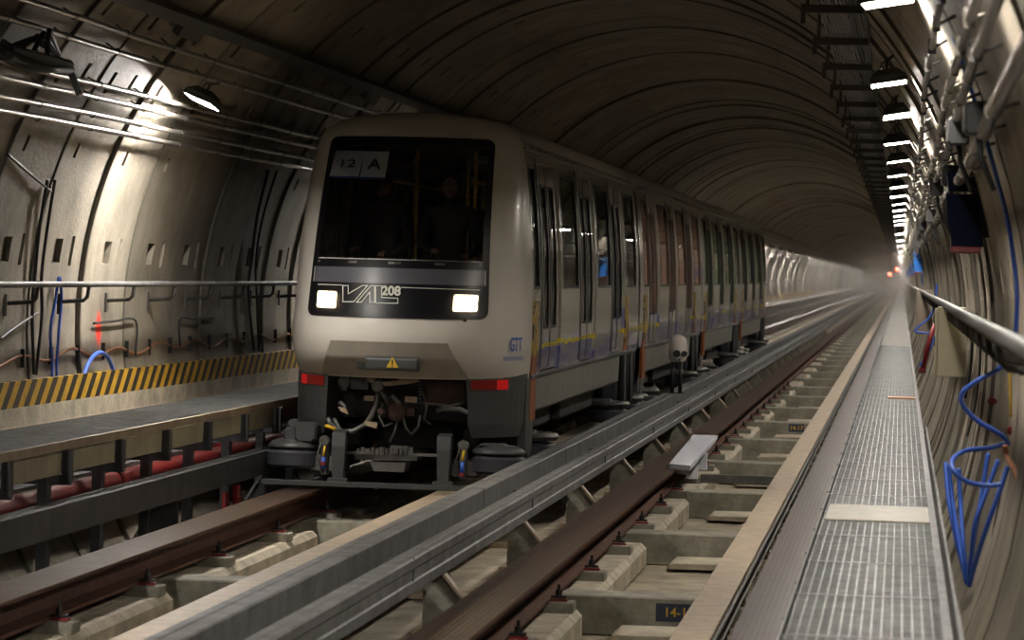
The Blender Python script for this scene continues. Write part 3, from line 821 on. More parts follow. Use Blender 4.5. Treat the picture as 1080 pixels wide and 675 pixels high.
# equipment boxes, blue with a red foot, the nearest coloured as unlit
for k, (y, ml) in enumerate([(20.0, 'navy'), (77, 'bluebox'), (112, 'bluebox'), (150, 'bluebox'), (190, 'bluebox')]):
    lab = ['dark navy equipment box with a red foot fixed to the right wall', 'bright blue panel box with red foot on the right wall, nearest of the blue ones',
           'second bright blue panel box on the distant right wall', 'third bright blue panel box on the distant right wall', 'farthest bright blue panel box on the right wall'][k]
    t = thing('equipment_box', lab, 'equipment box', (.375, y, 2.18))
    b = MB(); sl = .14
    for (z0, z1, x0) in ((.04, .36, -.07), (.385, .50, -.05)):
        b.loft([[(x0-sl*z0*1.0, -.12, z0), (.12-sl*z0, -.12, z0), (.12-sl*z0, .25, z0), (x0-sl*z0, .25, z0)], [(x0-sl*z1, -.12, z1), (.12-sl*z1, -.12, z1), (.12-sl*z1, .25, z1), (x0-sl*z1, .25, z1)]])
    b.build('case', M[ml], t)
    b = MB(); b.box(-.08, .10, -.125, .25, 0, .04, ch=.008); b.build('foot', M['redclip'], t)
    b = MB(); b.tube([(-.085, -.05, .12), (-.115, -.08, .2), (-.12, -.08, .3), (-.10, -.05, .36)], .018, 8); b.build('handle', M['cable_dark'], t)
    b = MB(); b.box(.05, .22, -.02, .15, .1, .5); b.build('bracket', M['galv_dark'], t)
# cabinets
t = thing('cabinet', 'beige upright cabinet on the right wall below the handrail', 'cabinet', (.29, 27.0, 1.21))
b = MB(); b.box(.02, .26, 0, .5, 0, .58, ch=.008); b.build('body', M['beige'], t)
b = MB(); b.box(0, .018, .02, .48, .015, .565, ch=.003); b.build('door', M['beige'], t)
b = MB(); b.box(-.006, 0, .06, .08, .25, .33); b.build('handle', M['chassis'], t)
t = thing('cabinet', 'brownish grey cabinet farther along the right wall', 'cabinet', (.28, 60.0, 1.02))
b = MB(); b.box(.02, .32, 0, 1.0, 0, .82, ch=.01); b.build('body', M['darkcab'], t)
b = MB(); b.box(0, .018, .03, .97, .02, .8); b.build('door', M['darkcab'], t)
t = thing('standpipe', 'red slanting standpipe behind the beige cabinet', 'pipe', (0, 0, 0))
b = MB(); b.tube([at(973, 391, Y=38), at(978, 368, Y=38), at(986, 342, Y=38)], .03, 8); b.build('pipe', M['red'], t)
b = MB(); b.disc(at(973, 391, Y=38), (0, .3, 1), .045, .04, 10); b.build('collar', M['red'], t)
# cables on the right wall
def px_cable(name, label, m, r, pts, X):
    P = [at(p[0], p[1], X=(p[2] if len(p) > 2 else X)) for p in pts]; Q = []
    for i in range(len(P)-1):
        for k in range(8):
            tt = k/8; p0 = P[max(i-1, 0)]; p1 = P[i]; p2 = P[i+1]; p3 = P[min(i+2, len(P)-1)]
            Q.append(.5*((2*p1)+(p2-p0)*tt+(2*p0-5*p1+4*p2-p3)*tt*tt+(3*p1-p0-3*p2+p3)*tt**3))
    Q.append(P[-1]); b = MB(); b.tube(Q, r, 8); return tag(b.build(name, m), label, 'cable')
def yz_cable(name, label, m, r, pts):   # measured (px,py) in the plane Y
    P = [at(p[0], p[1], Y=p[2]) for p in pts]; Q = []
    for i in range(len(P)-1):
        for k in range(8):
            tt = k/8; p0 = P[max(i-1, 0)]; p1 = P[i]; p2 = P[i+1]; p3 = P[min(i+2, len(P)-1)]
            Q.append(.5*((2*p1)+(p2-p0)*tt+(2*p0-5*p1+4*p2-p3)*tt*tt+(3*p1-p0-3*p2+p3)*tt**3))
    Q.append(P[-1]); b = MB(); b.tube(Q, r, 8); return tag(b.build(name, m), label, 'cable')
CB = M['cable_blue']
yz_cable('blue_cable', 'long blue cable curving down the right wall from the conduits', CB, .011, [(1000, 20, 15.2), (1018, 75, 15), (1032, 120, 14.9), (1052, 190, 14.7), (1064, 240, 14.6), (1072, 300, 14.5), (1072, 340, 14.5), (1069, 362, 14.5)])
yz_cable('blue_cable', 'blue cable bowed out from the right wall below the handrail', CB, .012, [(1062, 378, 16), (1052, 390, 16), (1030, 402, 16), (1015, 415, 16), (1016, 428, 16), (1030, 443, 16), (1050, 455, 16), (1060, 462, 16), (1064, 470, 16)])
yz_cable('blue_cable', 'blue cable loop swinging left from the bundle by the walkway', CB, .012, [(1064, 466, 16), (1045, 472, 16), (1020, 475, 15.9), (1005, 484, 15.8), (1006, 497, 15.7), (1020, 508, 15.7), (1040, 512, 15.7), (1056, 511, 15.7)])
for k, (pts, lab) in enumerate([
        ([(997, 488, 17.4), (1001, 530, 17.3), (1010, 575, 17.2), (1019, 612, 17.0)], 'leftmost strand of the blue cable bundle beside the walkway'),
        ([(1001, 490, 17.2), (1004, 525, 17.2), (1012, 575, 17.1), (1020, 615, 17.0)], 'second strand from the left of the blue cable bundle'),
        ([(1011, 494, 17.1), (1013, 530, 17.1), (1016, 575, 17.0), (1021, 617, 17.0)], 'third strand from the left of the blue cable bundle'),
        ([(1042, 478, 16.9), (1036, 520, 16.9), (1027, 570, 16.9), (1021, 618, 16.9)], 'fourth strand from the left of the blue cable bundle'),
        ([(1053, 485, 16.8), (1038, 525, 16.8), (1028, 555, 16.8), (1022, 612, 16.9)], 'fifth strand from the left of the blue cable bundle'),
        ([(1063, 492, 16.5), (1052, 525, 16.5), (1036, 570, 16.6), (1022, 618, 16.8)], 'rightmost strand of the blue cable bundle beside the walkway')]):
    yz_cable('blue_cable', lab, CB, .0125 if k != 4 else .012, pts)
yz_cable('blue_cable', 'thin blue cable hanging beyond the beige cabinet, upper run', CB, .014, [(988, 300, 40), (986, 320, 40), (980, 335, 40), (968, 345, 40), (966, 350, 40), (980, 352, 40), (985, 358, 40)])
yz_cable('blue_cable', 'blue cable falling behind the red standpipe to the walkway', CB, .016, [(986, 352, 39.5), (982, 365, 39.5), (974, 380, 39.5), (970, 386, 39.5)])
yz_cable('blue_cable', 'blue cable stripe bowed against the distant right wall', CB, .02, [(978, 232, 52), (985, 250, 51), (990, 275, 50), (992, 300, 50)])
yz_cable('blue_cable', 'second far blue cable stripe on the right wall', CB, .022, [(966, 258, 80), (971, 275, 80), (973, 300, 80)])
yz_cable('yellow_cable', 'short yellow cable on the right wall under the handrail', M['cable_yellow'], .007, [(1064, 365, 16.4), (1065, 395, 16.4), (1066, 440, 16.4)])
yz_cable('brown_cable', 'tan twisted cable tail at the right picture edge', M['cable_brown'], .014, [(1060, 470, 15.9), (1062, 482, 15.9), (1070, 495, 15.7), (1075, 512, 15.6), (1079, 528, 15.5)])
yz_cable('dark_cable', 'dark cable hanging beside the beige cabinet', M['cable_dark'], .008, [(1022, 335, 22), (1026, 360, 22), (1023, 395, 22), (1018, 420, 22)])
yz_cable('dark_cable', 'dark cable hanging right of the beige cabinet', M['cable_dark'], .007, [(1030, 330, 20), (1034, 370, 20), (1030, 420, 20), (1020, 460, 20)])
yz_cable('dark_cable', 'dark cable curving down to the foot of the right wall', M['cable_dark'], .008, [(1060, 505, 17), (1048, 560, 17), (1040, 610, 17.1), (1020, 660, 17.3)])
for k, (px, py, Y, lab) in enumerate([(1046, 423, 20, 'small red valve cap on the right wall, upper one'), (1067, 454, 17, 'small red valve cap on the right wall, lower one')]):
    p = at(px, py, Y=Y); t = thing('valve_cap', lab, 'valve', p)
    b = MB(); b.disc((0, 0, 0), (0, 1, 0), .025, .05, 14, .008); b.disc((0, -.03, 0), (0, 1, 0), .012, .03, 10); b.tube([(.02, 0, 0), (.10, .0, 0)], .012, 6); b.build('cap', M['redclip'], t)
# stubs at foot of right wall
for k, (px, py) in enumerate([(1036, 600), (1048, 620)]):
    p = at(px, py, Y=17.5); b = MB(); b.box(-.03, .03, -.06, .06, -.17, 0, Matrix.Translation((p.x, p.y, p.z)) @ Matrix.Rotation(.25, 4, 'Y'), ch=.004)
    tag(b.build('wall_batten', M['tan'] if k else M['conc_lite']), ['upper pale batten at the foot of the right wall', 'lower tan batten at the foot of the right wall'][k], 'batten')

# ------------------------------------------------------------------ trackside signal, board, number plates
t = thing('trackside_signal', 'white rounded signal head with two black lenses beside the train', 'signal', (-3.09, 45.0, .335))
b = MB(); b.tube([(-.06, 0, 0), (-.06, 0, .46)], .028, 10); b.tube([(.05, 0, 0), (.05, 0, .46)], .028, 10); b.box(-.13, .12, -.06, .06, 0, .012); b.build('post', M['chassis'], t)
b = MB(); b.sm = True
rings = []
for z, w, d in ((.44, .07, .07), (.45, .105, .10), (.50, .125, .12), (.60, .138, .13), (.70, .135, .128), (.77, .11, .105), (.81, .07, .07), (.825, .03, .03)):
    rings.append([(w*cos(2*pi*k/18), d*sin(2*pi*k/18), z) for k in range(18)])
b.loft(rings); b.build('head', M['skull'], t)
b = MB()
for x, s in ((-.0, .052), (.098, .042)):
    yy = -.13*sqrt(max(0, 1-(x/.14)**2)); b.disc((x, yy, .56), (x*.9, yy, 0), s, .03, 16)
b.disc((.042, -.125, .475), (0, 1, 0), .015, .03, 10); b.build('lens', M['cable_dark'], t)

p = [at(706, 489, Z=.052), at(728, 491, Z=.052), at(757, 459, Z=.052), at(731, 458.5, Z=.052)]
b = MB(); b.add([tuple(q+Vector((0, 0, .0))) for q in p]+[tuple(q-Vector((0, 0, .05))) for q in p], [(0, 1, 2, 3), (4, 7, 6, 5), (0, 4, 5, 1), (1, 5, 6, 2), (2, 6, 7, 3), (3, 7, 4, 0)])
c_ = sum(p, Vector())/4
b.box(c_.x-.14, c_.x+.1, c_.y-.8, c_.y-.7, -.24, -.05); b.box(c_.x-.14, c_.x+.1, c_.y+.9, c_.y+1.0, -.24, -.05)
tag(b.build('white_board', M['paper']), 'white board bridging beside the left running beam of the empty track', 'board')
p = at(690, 503, Z=-.2)
b = MB(); b.box(-2.1, -1.05, p.y-.06, p.y+.10, -.245, -.15, ch=.01)
for k in range(26): b.box(-2.08+.04*k, -2.065+.04*k, p.y-.068, p.y-.06, -.225, -.17)
tag(b.build('cable_trough', M['chassis_grey']), 'dark ribbed cable trough crossing the empty track behind the white board', 'cable trough')
def plate(px0, py0, px1, py1, Y, txt, label):
    a_ = at(px0, py0, Y=Y); c_ = at(px1, py1, Y=Y); w = c_.x-a_.x; h = a_.z-c_.z
    t = thing('number_plate', label, 'number plate', (a_.x+w/2, Y, a_.z-h/2))
    b = MB(); b.box(-w/2, w/2, -.006, .0, -h/2, h/2, ch=.002); b.build('plate', M['plate'], t)
    text('lettering', txt, M['yellow'], t, h*.72, Matrix.Translation((0, -.008, -.0)) @ Matrix.Rotation(pi/2, 4, 'X'), .001, .001)
plate(692, 636, 740, 657, B0, '14-16', 'navy plate reading 14-1 on the second crossbeam of the empty track')
plate(832, 447, 848, 456, B0+3*BAY, '14-17', 'small navy plate with yellow number on a farther crossbeam, half hidden')

# distant red signals
for k, (px, py, Y) in enumerate([(938.5, 289.5, 330), (946, 284, 300)]):
    p = at(px, py, Y=Y); t = thing('red_signal', ['tiny red signal light far down the tunnel, left one', 'tiny orange-red signal light far down the tunnel, right one'][k], 'signal light', p)
    b = MB(); b.ellipsoid((0, 0, 0), .13, .10, .13); b.build('lens', M['sigred'], t)
    b = MB(); b.box(-.2, .2, .05, .3, -.22, .22, ch=.03); b.tube([(0, .15, .2), (0, .15, 3.4-(p.z-1.5)-.2 if False else sqrt(RR**2-(p.x-XC)**2)+ZC-p.z)], .04, 6); b.build('housing', M['hood'], t)

# ------------------------------------------------------------------ train
PROF = [(.98, 1.04), (1.1, 1.055), (1.3, 1.065), (1.8, 1.062), (2.2, 1.045), (2.6, 1.012), (2.9, .978), (3.06, .955), (3.18, .925), (3.27, .875), (3.34, .78), (3.385, .62), (3.41, .36), (3.42, .0)]
def W(z):
    if z <= PROF[0][0]: return PROF[0][1]
    for (z0, w0), (z1, w1) in zip(PROF, PROF[1:]):
        if z <= z1: return w0+(w1-w0)*(z-z0)/(z1-z0)
    return 0
NOSE = [(.5, -.34), (.9, -.36), (1.0, -.44), (1.1, -.58), (1.2, -.70), (1.35, -.77), (1.5, -.76), (1.6, -.73), (2.0, -.58), (2.44, -.38), (2.8, -.16), (3.15, .07), (3.25, .18), (3.35, .36), (3.42, .65)]
YB = 28.42
def nose(z):
    if z <= NOSE[0][0]: return NOSE[0][1]
    for (z0, w0), (z1, w1) in zip(NOSE, NOSE[1:]):
        if z <= z1:
            t = (z-z0)/(z1-z0); return w0+(w1-w0)*t
    return NOSE[-1][1]
NN = 2.2
def DN(z): return 1.35 if z < 1.8 else max(.7, 1.35-.6*(z-1.8)/1.35)
def fy(x, z):      # nose surface, y relative to the train origin
    w = max(W(z), .02); a = min(abs(x)/w, 1)
    return nose(z)+DN(z)*(1-(1-a**NN)**(1/NN))
def E(z): return .75+(.81-.75)*(3.16-z)/(3.16-1.57)
CARL, PITCH = 12.86, 13.1
SZ = [1.04, 1.15, 1.3, 1.45, 1.6, 1.8, 1.83, 2.0, 2.2, 2.4, 2.6, 2.75, 2.85, 2.95, 3.0, 3.06, 3.12, 3.18]
def sidepatch(b, s, y0, y1, zs, off=0, th=.03):
    o = [(s*(W(z)+off), z) for z in zs]; i = [(s*(W(z)+off-th), z) for z in zs]
    ring = o+i[::-1]
    b.loft([[(x, y0, z) for x, z in ring], [(x, y1, z) for x, z in ring]])
def zs_between(a, c): return [a]+[z for z in [q/20 for q in range(20, 70)] if a+.01 < z < c-.01]+[c]
DOORS = [(1.70, 3.36), (5.40, 7.04), (9.12, 10.76)]
WINS = [(.72, 1.44), (3.62, 5.10), (7.30, 8.84), (10.98, 12.45)]
def make_car(front, lining_m, label, group=None):
    t = thing('metro_car', label, 'train car', (TL, YB, 0))
    ys0 = .95 if front else .0
    wins = [(1.02, 1.44)] + WINS[1:] if front else WINS
    gm = M['glass'] if front else (M['glass_orange'] if lining_m is M['seat_orange'] else M['glass_green'])
    LZ0, LZ1 = 1.04, 3.18
    for s in (-1, 1):
        b = MB()
        y = ys0 if not front else .86
        ev = sorted([('d',)+d for d in DOORS]+[('w',)+w for w in wins], key=lambda q: q[1])
        for kind, a, c in ev:
            sidepatch(b, s, y, a, zs_between(LZ0, LZ1))
            if kind == 'w':
                sidepatch(b, s, a, c, zs_between(LZ0, 1.83)); sidepatch(b, s, a, c, zs_between(2.98, LZ1))
            else:
                sidepatch(b, s, a, c, zs_between(3.02, LZ1))
            y = c
        sidepatch(b, s, y, CARL, zs_between(LZ0, LZ1))
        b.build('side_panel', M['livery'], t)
        b = MB()       # glazing and frames of fixed windows
        for a, c in wins:
            b2 = MB(); sidepatch(b2, s, a+.0, c-.0, zs_between(1.83, 2.98), -.012, .008)
            w = b2.build('window', gm, t)
            f = MB()
            for (q0, q1, r0, r1) in ((a, a+.025, 1.83, 2.98), (c-.025, c, 1.83, 2.98), (a, c, 1.83, 1.855), (a, c, 2.94, 2.98)):
                sidepatch(f, s, q0, q1, zs_between(r0, r1), .004, .02)
            f.build('frame', M['black'], w)
        for a, c in DOORS:
            m_ = (a+c)/2
            for (q0, q1, wo0, wo1) in ((a, m_-.006, .28, .12), (m_+.006, c, .12, .28)):
                f = MB(); w0, w1 = q0+wo0, q1-wo1
                off = -.018
                sidepatch(f, s, q0, w0, zs_between(1.06, 3.02), off, .03); sidepatch(f, s, w1, q1, zs_between(1.06, 3.02), off, .03)
                sidepatch(f, s, w0, w1, zs_between(1.06, 1.45), off, .03); sidepatch(f, s, w0, w1, zs_between(2.82, 3.02), off, .03)
                d = f.build('door', M['livery'], t)
                f = MB(); sidepatch(f, s, w0, w1, zs_between(1.45, 2.82), off-.008, .008); f.build('door_window', gm, d)
                f = MB()
                for (g0, g1, r0, r1) in ((w0, w0+.022, 1.45, 2.82), (w1-.022, w1, 1.45, 2.82), (w0, w1, 1.45, 1.475), (w0, w1, 2.795, 2.82)):
                    sidepatch(f, s, g0, g1, zs_between(r0, r1), off+.004, .015)
                f.build('rubber_trim', M['black'], d)
        for a, c in DOORS:
            b = MB(); sidepatch(b, s, a-.13, a-.02, zs_between(1.08, 3.06), .006, .02)
            b.build('door_guide', M['black'], t)
            b = MB(); sidepatch(b, s, (a+c)/2-.008, (a+c)/2+.008, zs_between(1.08, 3.0), -.012, .02); b.build('door_seal', M['black'], t)
        b = MB()       # sill and skirt
        y1s = 10.5
        b.box(min(s*1.0, s*1.07), max(s*1.0, s*1.07), .9, CARL-.3, 1.0, 1.045, ch=.01)
        b.build('sill', M['bumper'], t)
        b = MB(); b.loft([[(s*1.045, y_, 1.0), (s*1.035, y_, .70), (s*1.0, y_, .67), (s*1.0, y_, 1.0)] for y_ in (.95, 10.45)])
        b.build('skirt', M['skirt'], t)
        for (a, z0, z1) in ((.90 if front else .66, .62, 1.72), (10.80, 1.05, 1.72)):
            b = MB(); sidepatch(b, s, a, a+.42, zs_between(max(z0, 1.0), z1), .012, .02)
            if z0 < 1: b.box(min(s*1.02, s*1.06), max(s*1.02, s*1.06), a, a+.42, z0, 1.0)
            b.build('end_strip', M['strip'], t)
        b = MB()       # gutter
        sidepatch(b, s, .86, CARL, [3.115, 3.135], .022, .03); b.build('gutter', M['skirt'], t)
    # roof
    b = MB(); b.sm = True
    rz = [3.18, 3.22, 3.27, 3.305, 3.34, 3.39, 3.415, 3.42]
    ring = [(-W(z), z) for z in rz]+[(W(z), z) for z in rz[-2::-1]]
    b.loft([[(x, y_, z) for x, z in ring] for y_ in ((.86 if front else 0), CARL)], False, None, False)
    b.build('roof', M['white'], t)
    # interior
    b = MB()
    for s in (-1, 1):
        for (a, c) in [(y0_, y1_) for (_, y0_), (y1_, _) in zip([(0, .9 if front else .3)]+DOORS, DOORS+[(12.3, 0)])]:
            b.box(min(s*.60, s*.98), max(s*.60, s*.98), a+.1, c-.1, 1.12, 1.52, ch=.03)
            b.box(min(s*.90, s*.96), max(s*.90, s*.96), a+.1, c-.1, 1.5, 2.15, ch=.02)
    b.build('seat_row', lining_m, t)
    b = MB(); b.box(-.98, .98, .6 if front else .2, 12.5, 1.05, 1.10); b.build('interior_floor', M['bumper'], t)
    b = MB(); b.box(-.86, .86, 1.0 if front else .2, 12.5, 3.10, 3.13)
    for s in (-1, 1): b.box(s*.62-.16, s*.62+.16, 1.2 if front else .2, 12.5, 2.98, 3.06, ch=.03)
    b.build('interior_ceiling', M['int_light'], t)
    b = MB()
    for k in range(7):
        for s in (-1, 1): b.tube([(s*.42, 1.5+1.75*k, 1.1), (s*.42, 1.5+1.75*k, 3.1)], .018, 7)
    for s in (-1, 1): b.tube([(s*.42, 1.3, 2.82), (s*.42, 12.3, 2.82)], .016, 7)
    b.build('grab_pole', M['pole_yellow'], t)
    b = MB()
    b.loft([[(x*1.0, y_, z) for x, z in [(-W(z_), z_) for z_ in (1.04, 2.0, 3.0, 3.3)]+[(W(z_), z_) for z_ in (3.3, 3.0, 2.0, 1.04)]] for y_ in (CARL-.03, CARL)])
    if not front: b.loft([[(x*1.0, y_, z) for x, z in [(-W(z_), z_) for z_ in (1.04, 2.0, 3.0, 3.3)]+[(W(z_), z_) for z_ in (3.3, 3.0, 2.0, 1.04)]] for y_ in (0, .03)])
    b.build('end_wall', M['bumper'], t)
    # gangway bellows behind the car
    if label.find('rearmost') < 0:
        b = MB()
        for k in range(5):
            y0 = CARL+.005+k*.046
            for q in (0, 1):
                w = .93 if q else .86
                pass
            rs = []
            for yy, w, h in ((y0, .88, 3.2), (y0+.023, .95, 3.26), (y0+.046, .88, 3.2)): rs.append([(-w, yy, 1.0), (-w, yy, h-.2), (-w+.25, yy, h), (w-.25, yy, h), (w, yy, h-.2), (w, yy, 1.0)])
            b.loft(rs)
        b.build('gangway', M['black'], t)
    # underframe
    b = MB(); b.box(-.55, .55, .9, 12.6, .55, 1.04, ch=.03); b.box(-.8, .8, 2.6, 5.0, .42, .98, ch=.03); b.box(-.8, .8, 6.0, 9.6, .40, .98, ch=.03)
    b.build('underframe', M['chassis'], t)
    for ya in (1.45, 11.75):
        b = MB(); b.tube([(-.85, ya, .5), (.85, ya, .5)], .09, 10); b.box(-.35, .35, ya-.3, ya+.3, .3, .75, ch=.05)
        for s in (-1, 1): b.box(s*.55-.08, s*.55+.08, ya-.75, ya+.75, .36, .56, ch=.02)
        ax = b.build('axle', M['chassis'], t)
        for s in (-1, 1):
            b = MB(); b.disc((s*.85, ya, .505), (1, 0, 0), .50, .25, 32, .05); w = b.build('tyre', M['tyre'], ax)
            b = MB(); b.disc((s*.90, ya, .505), (1, 0, 0), .27, .19, 20, .02); b.build('rim', M['chassis_grey'], w) if False else b.build('rim', M['chassis_grey'], ax)
            for q in (-1, 1):
                yy = ya+q*1.05
                if front and ya < 2 and q < 0: continue
                b = MB(); b.disc((s*.90, yy, .26), (0, 0, 1), .25, .16, 26, .03); gw = b.build('guide_wheel', M['tyre'], t)
                b = MB(); b.disc((s*.90, yy, .40), (0, 0, 1), .27, .07, 26, .03); b.box(s*.7-.25, s*.7+.25, yy-.06, yy+.06, .36, .46, ch=.02); b.build('guide_wheel_cover', M['chassis_grey'], gw)
    # dampers and hoses at the rear end
    for s in (-1, 1):
        b = MB()
        for k, yy in enumerate((11.1, 11.45, 11.85, 12.3, 12.65)):
            b.tube([(s*1.0, yy, 1.12), (s*1.02, yy, .95), (s*1.0, yy+.02, .35+.05*(k % 2))], .055 if k % 2 else .035, 8)
        b.box(min(s*.85, s*1.0), max(s*.85, s*1.0), 11.2, 12.75, .95, 1.04)
        b.build('damper', M['chassis'], t)
    for s in (-1, 1):
        b = MB()
        b.tube([(s*1.04, 11.25, 1.0), (s*1.05, 11.25, .4), (s*1.0, 11.3, .3)], .012, 6); b.build('hose', M['galv'], t)
        b = MB(); b.tube([(s*1.04, 12.2, 1.0), (s*1.05, 12.2, .34)], .014, 6); b.build('hose', M['galv'], t)
    return t
G = 'cars of the metro train'
car1 = make_car(True, M['seat_blue'], 'white leading metro car with lit headlights, black windscreen and VAL 208 lettering', G)
car2 = make_car(False, M['seat_orange'], 'second metro car, with orange seen through its windows', G); car2.location.y = YB+PITCH
car3 = make_car(False, M['seat_green'], 'third metro car, with green seen through its windows', G); car3.location.y = YB+2*PITCH
car4 = make_car(False, M['seat_green'], 'rearmost fourth metro car, small and green-windowed', G); car4.location.y = YB+3*PITCH

# ---- nose of the leading car
T = car1
def fgrid(b, us, zs, xf, off, skip=None, yback=0):
    n = len(us); base = len(b.v)
    for z in zs:
        for u in us:
            x = xf(u, z); b.v.append((x, fy(x, z)-off, z))
    for i in range(len(zs)-1):
        for j in range(n-1):
            if skip and skip((us[j]+us[j+1])/2, (zs[i]+zs[i+1])/2): continue
            b.face([base+i*n+j, base+i*n+j+1, base+(i+1)*n+j+1, base+(i+1)*n+j])
def xbody(u, z):   # |u|<=1 inside the mask width, 1..2 out to the corner
    a = abs(u); s = 1 if u > 0 else -1; w = W(z); e = min(E(z), w*.9)
    if a <= 1: return s*a*e
    q = a-1; return s*(e+(w-e)*sin(q*pi/2))
us0 = [-.93, -.88, -.8, -.7, -.6, -.5, -.38, -.25, -.12, 0, .12, .25, .38, .5, .6, .7, .8, .88, .93]
us = [-2, -1.96, -1.9, -1.82, -1.72, -1.6, -1.48, -1.35, -1.2, -1.1, -1]+us0+[1, 1.1, 1.2, 1.35, 1.48, 1.6, 1.72, 1.82, 1.9, 1.96, 2]
zs = [1.02, 1.04, 1.06, 1.08, 1.1, 1.125, 1.15, 1.2, 1.27, 1.35, 1.42, 1.5, 1.57, 1.65, 1.75, 1.85, 1.95, 2.07, 2.2, 2.35, 2.5, 2.65, 2.8, 2.9, 3.0, 3.09, 3.14, 3.18, 3.22, 3.26, 3.30, 3.34, 3.37, 3.395, 3.41]
b = MB(); b.sm = True
fgrid(b, us, zs, xbody, 0, lambda u, z: abs(u) < .93 and 2.07 < z < 3.09)
# join the nose to the sides
for s in (-1, 1):
    base = len(b.v)
    for z in zs:
        w = W(z); y0 = fy(w, z); y1 = max(.87, y0+.001)
        b.v.append((s*w, y0, z)); b.v.append((s*w, y1, z))
    for i in range(len(zs)-1): b.face([base+2*i, base+2*i+1, base+2*i+3, base+2*i+2])
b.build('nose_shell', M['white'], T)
# roof closing strip above the nose
b = MB(); b.sm = True
for z0, z1 in zip(zs[-9:], zs[-8:]):
    for s in (-1, 1):
        q = [(s*W(z0), fy(W(z0), z0), z0), (s*W(z1), fy(W(z1), z1), z1), (s*W(z1), 1.4, z1), (s*W(z0), 1.4, z0)]
        b.add(q, [(0, 1, 2, 3)])
x_ = W(3.41); b.add([(-x_, nose(3.41), 3.41), (x_, nose(3.41), 3.41), (x_, 1.4, 3.412), (-x_, 1.4, 3.412)], [(0, 1, 2, 3)])
b.build('roof_front', M['white'], T)
def xmask(u, z, z0=1.555, z1=3.17, r=.07):
    e = E(z)
    d = min(z-z0, z1-z)
    if d < r: e -= r-sqrt(max(0, r*r-(r-d)**2))
    return u*e
mu = [-1, -.985, -.97, -.93, -.88, -.8, -.7, -.6, -.5, -.38, -.25, -.12, 0, .12, .25, .38, .5, .6, .7, .8, .88, .93, .97, .985, 1]
mz = [1.555, 1.56, 1.575, 1.6, 1.63, 1.7, 1.78, 1.855, 1.99, 2.03, 2.06, 2.2, 2.4, 2.6, 2.8, 3.0, 3.09, 3.115, 3.14, 3.16, 3.17]
b = MB(); b.sm = True
fgrid(b, mu, mz, xmask, .012, lambda u, z: (abs(u) < .93 and 2.06 < z < 3.09) or (abs(u) < .955 and 1.855 < z < 1.99))
ws = b.build('windscreen_mask', M['blackgloss'], T)
b = MB(); b.sm = True; fgrid(b, [u for u in mu if abs(u) <= .931], [z for z in mz if 2.05 < z < 3.1], xmask, .013); b.build('glass', M['glass_front'], ws)
b = MB(); b.sm = True; fgrid(b, [-.955]+[u for u in mu if abs(u) < .94]+[.955], [1.855, 1.9, 1.95, 1.99], xmask, .013); b.build('lower_band', M['shelf'], ws)
b = MB(); fgrid(b, [-.93, -.5, 0, .5, .93], [2.025, 2.045], xmask, .02); b.build('wiper_bar', M['chassis_grey'], ws)
# headlights
for s, nm in ((-1, 'left'), (1, 'right')):
    cx = s*.608 if s < 0 else s*.628; b = MB()
    b = MB(); b.sm = True
    fgrid(b, [cx-.092, cx-.06, cx-.02, cx+.02, cx+.06, cx+.092], [1.632, 1.645, 1.7, 1.755, 1.768], lambda u, z: cx+(u-cx)*(.92 if z in (1.632, 1.768) else 1), .03)
    h = b.build('headlight', M['headglow'], T)
    b = MB(); fgrid(b, [cx-.104, cx-.05, cx, cx+.05, cx+.104], [1.622, 1.7, 1.778], lambda u, z: u, .018); b.build('bezel', M['chassis_grey'], h)
# lettering drawn on the black band; pixel coordinates measured in the photo
def onnose(px, py, off=.016):
    d = ray(px, py); y = 28.6
    for _ in range(60):
        t_ = y/d.y; p = Vector((0, 0, H))+t_*d; y = .6*y+.4*(YB+fy(p.x-TL, p.z)-off)
    return p-Vector((TL, YB, 0))
def ribbon(b, pts, w, closed=False, off=.021):
    n = len(pts)
    for i in range(n if closed else n-1):
      p0 = Vector(pts[i]); p1 = Vector(pts[(i+1) % n]); d = (p1-p0).normalized(); q = Vector((-d.y, d.x))*w/2; p0 = p0-d*w/2; p1 = p1+d*w/2
      L_ = (p1-p0).length; ns = max(1, int(L_/3)); a0_, a1_ = p0.copy(), p1.copy()
      for k_ in range(ns):
        p0 = a0_.lerp(a1_, k_/ns); p1 = a0_.lerp(a1_, (k_+1)/ns)
        vs = [onnose(*(p0+q), off), onnose(*(p1+q), off), onnose(*(p1-q), off), onnose(*(p0-q), off)]
        vs += [v+Vector((0, .002, 0)) for v in vs]
        b.add(vs, [(0, 1, 2, 3), (7, 6, 5, 4), (0, 4, 5, 1), (1, 5, 6, 2), (2, 6, 7, 3), (3, 7, 4, 0)])
K = 1077/300
def c5(l): return [(280+x/K, 270+y/K) for x, y in l]
b = MB()
ribbon(b, c5([(293, 112), (313, 112), (313, 143), (366, 112), (386, 112), (334, 173), (293, 173)]), .8, True)
ribbon(b, c5([(345, 175), (398, 113), (413, 113), (413, 176), (395, 176), (395, 136), (363, 175)]), .8, True)
ribbon(b, c5([(417, 113), (440, 113), (440, 157), (501, 160), (501, 179), (417, 178)]), .8, True)
ribbon(b, c5([(200, 107), (290, 110)]), .7); ribbon(b, c5([(515, 119), (812, 129)]), .7)
b.build('lettering', M['letter'], T)
p = onnose(*c5([(472, 133)])[0]); text('number', '208', M['letter'], T, .112, Matrix.Translation(p+Vector((.012, -.02, 0))) @ Matrix.Rotation(radians(86), 4, 'X') @ Matrix.Rotation(0, 4, 'Z'), .001, .004)
p = onnose(*c5([(757, 243)])[0], .014); b = MB(); b.disc(p, (0, 1, 0), .014, .01, 10); b.disc(p+Vector((0, -.006, 0)), (0, 1, 0), .008, .01, 10); b.build('grommet', M['black'], T)
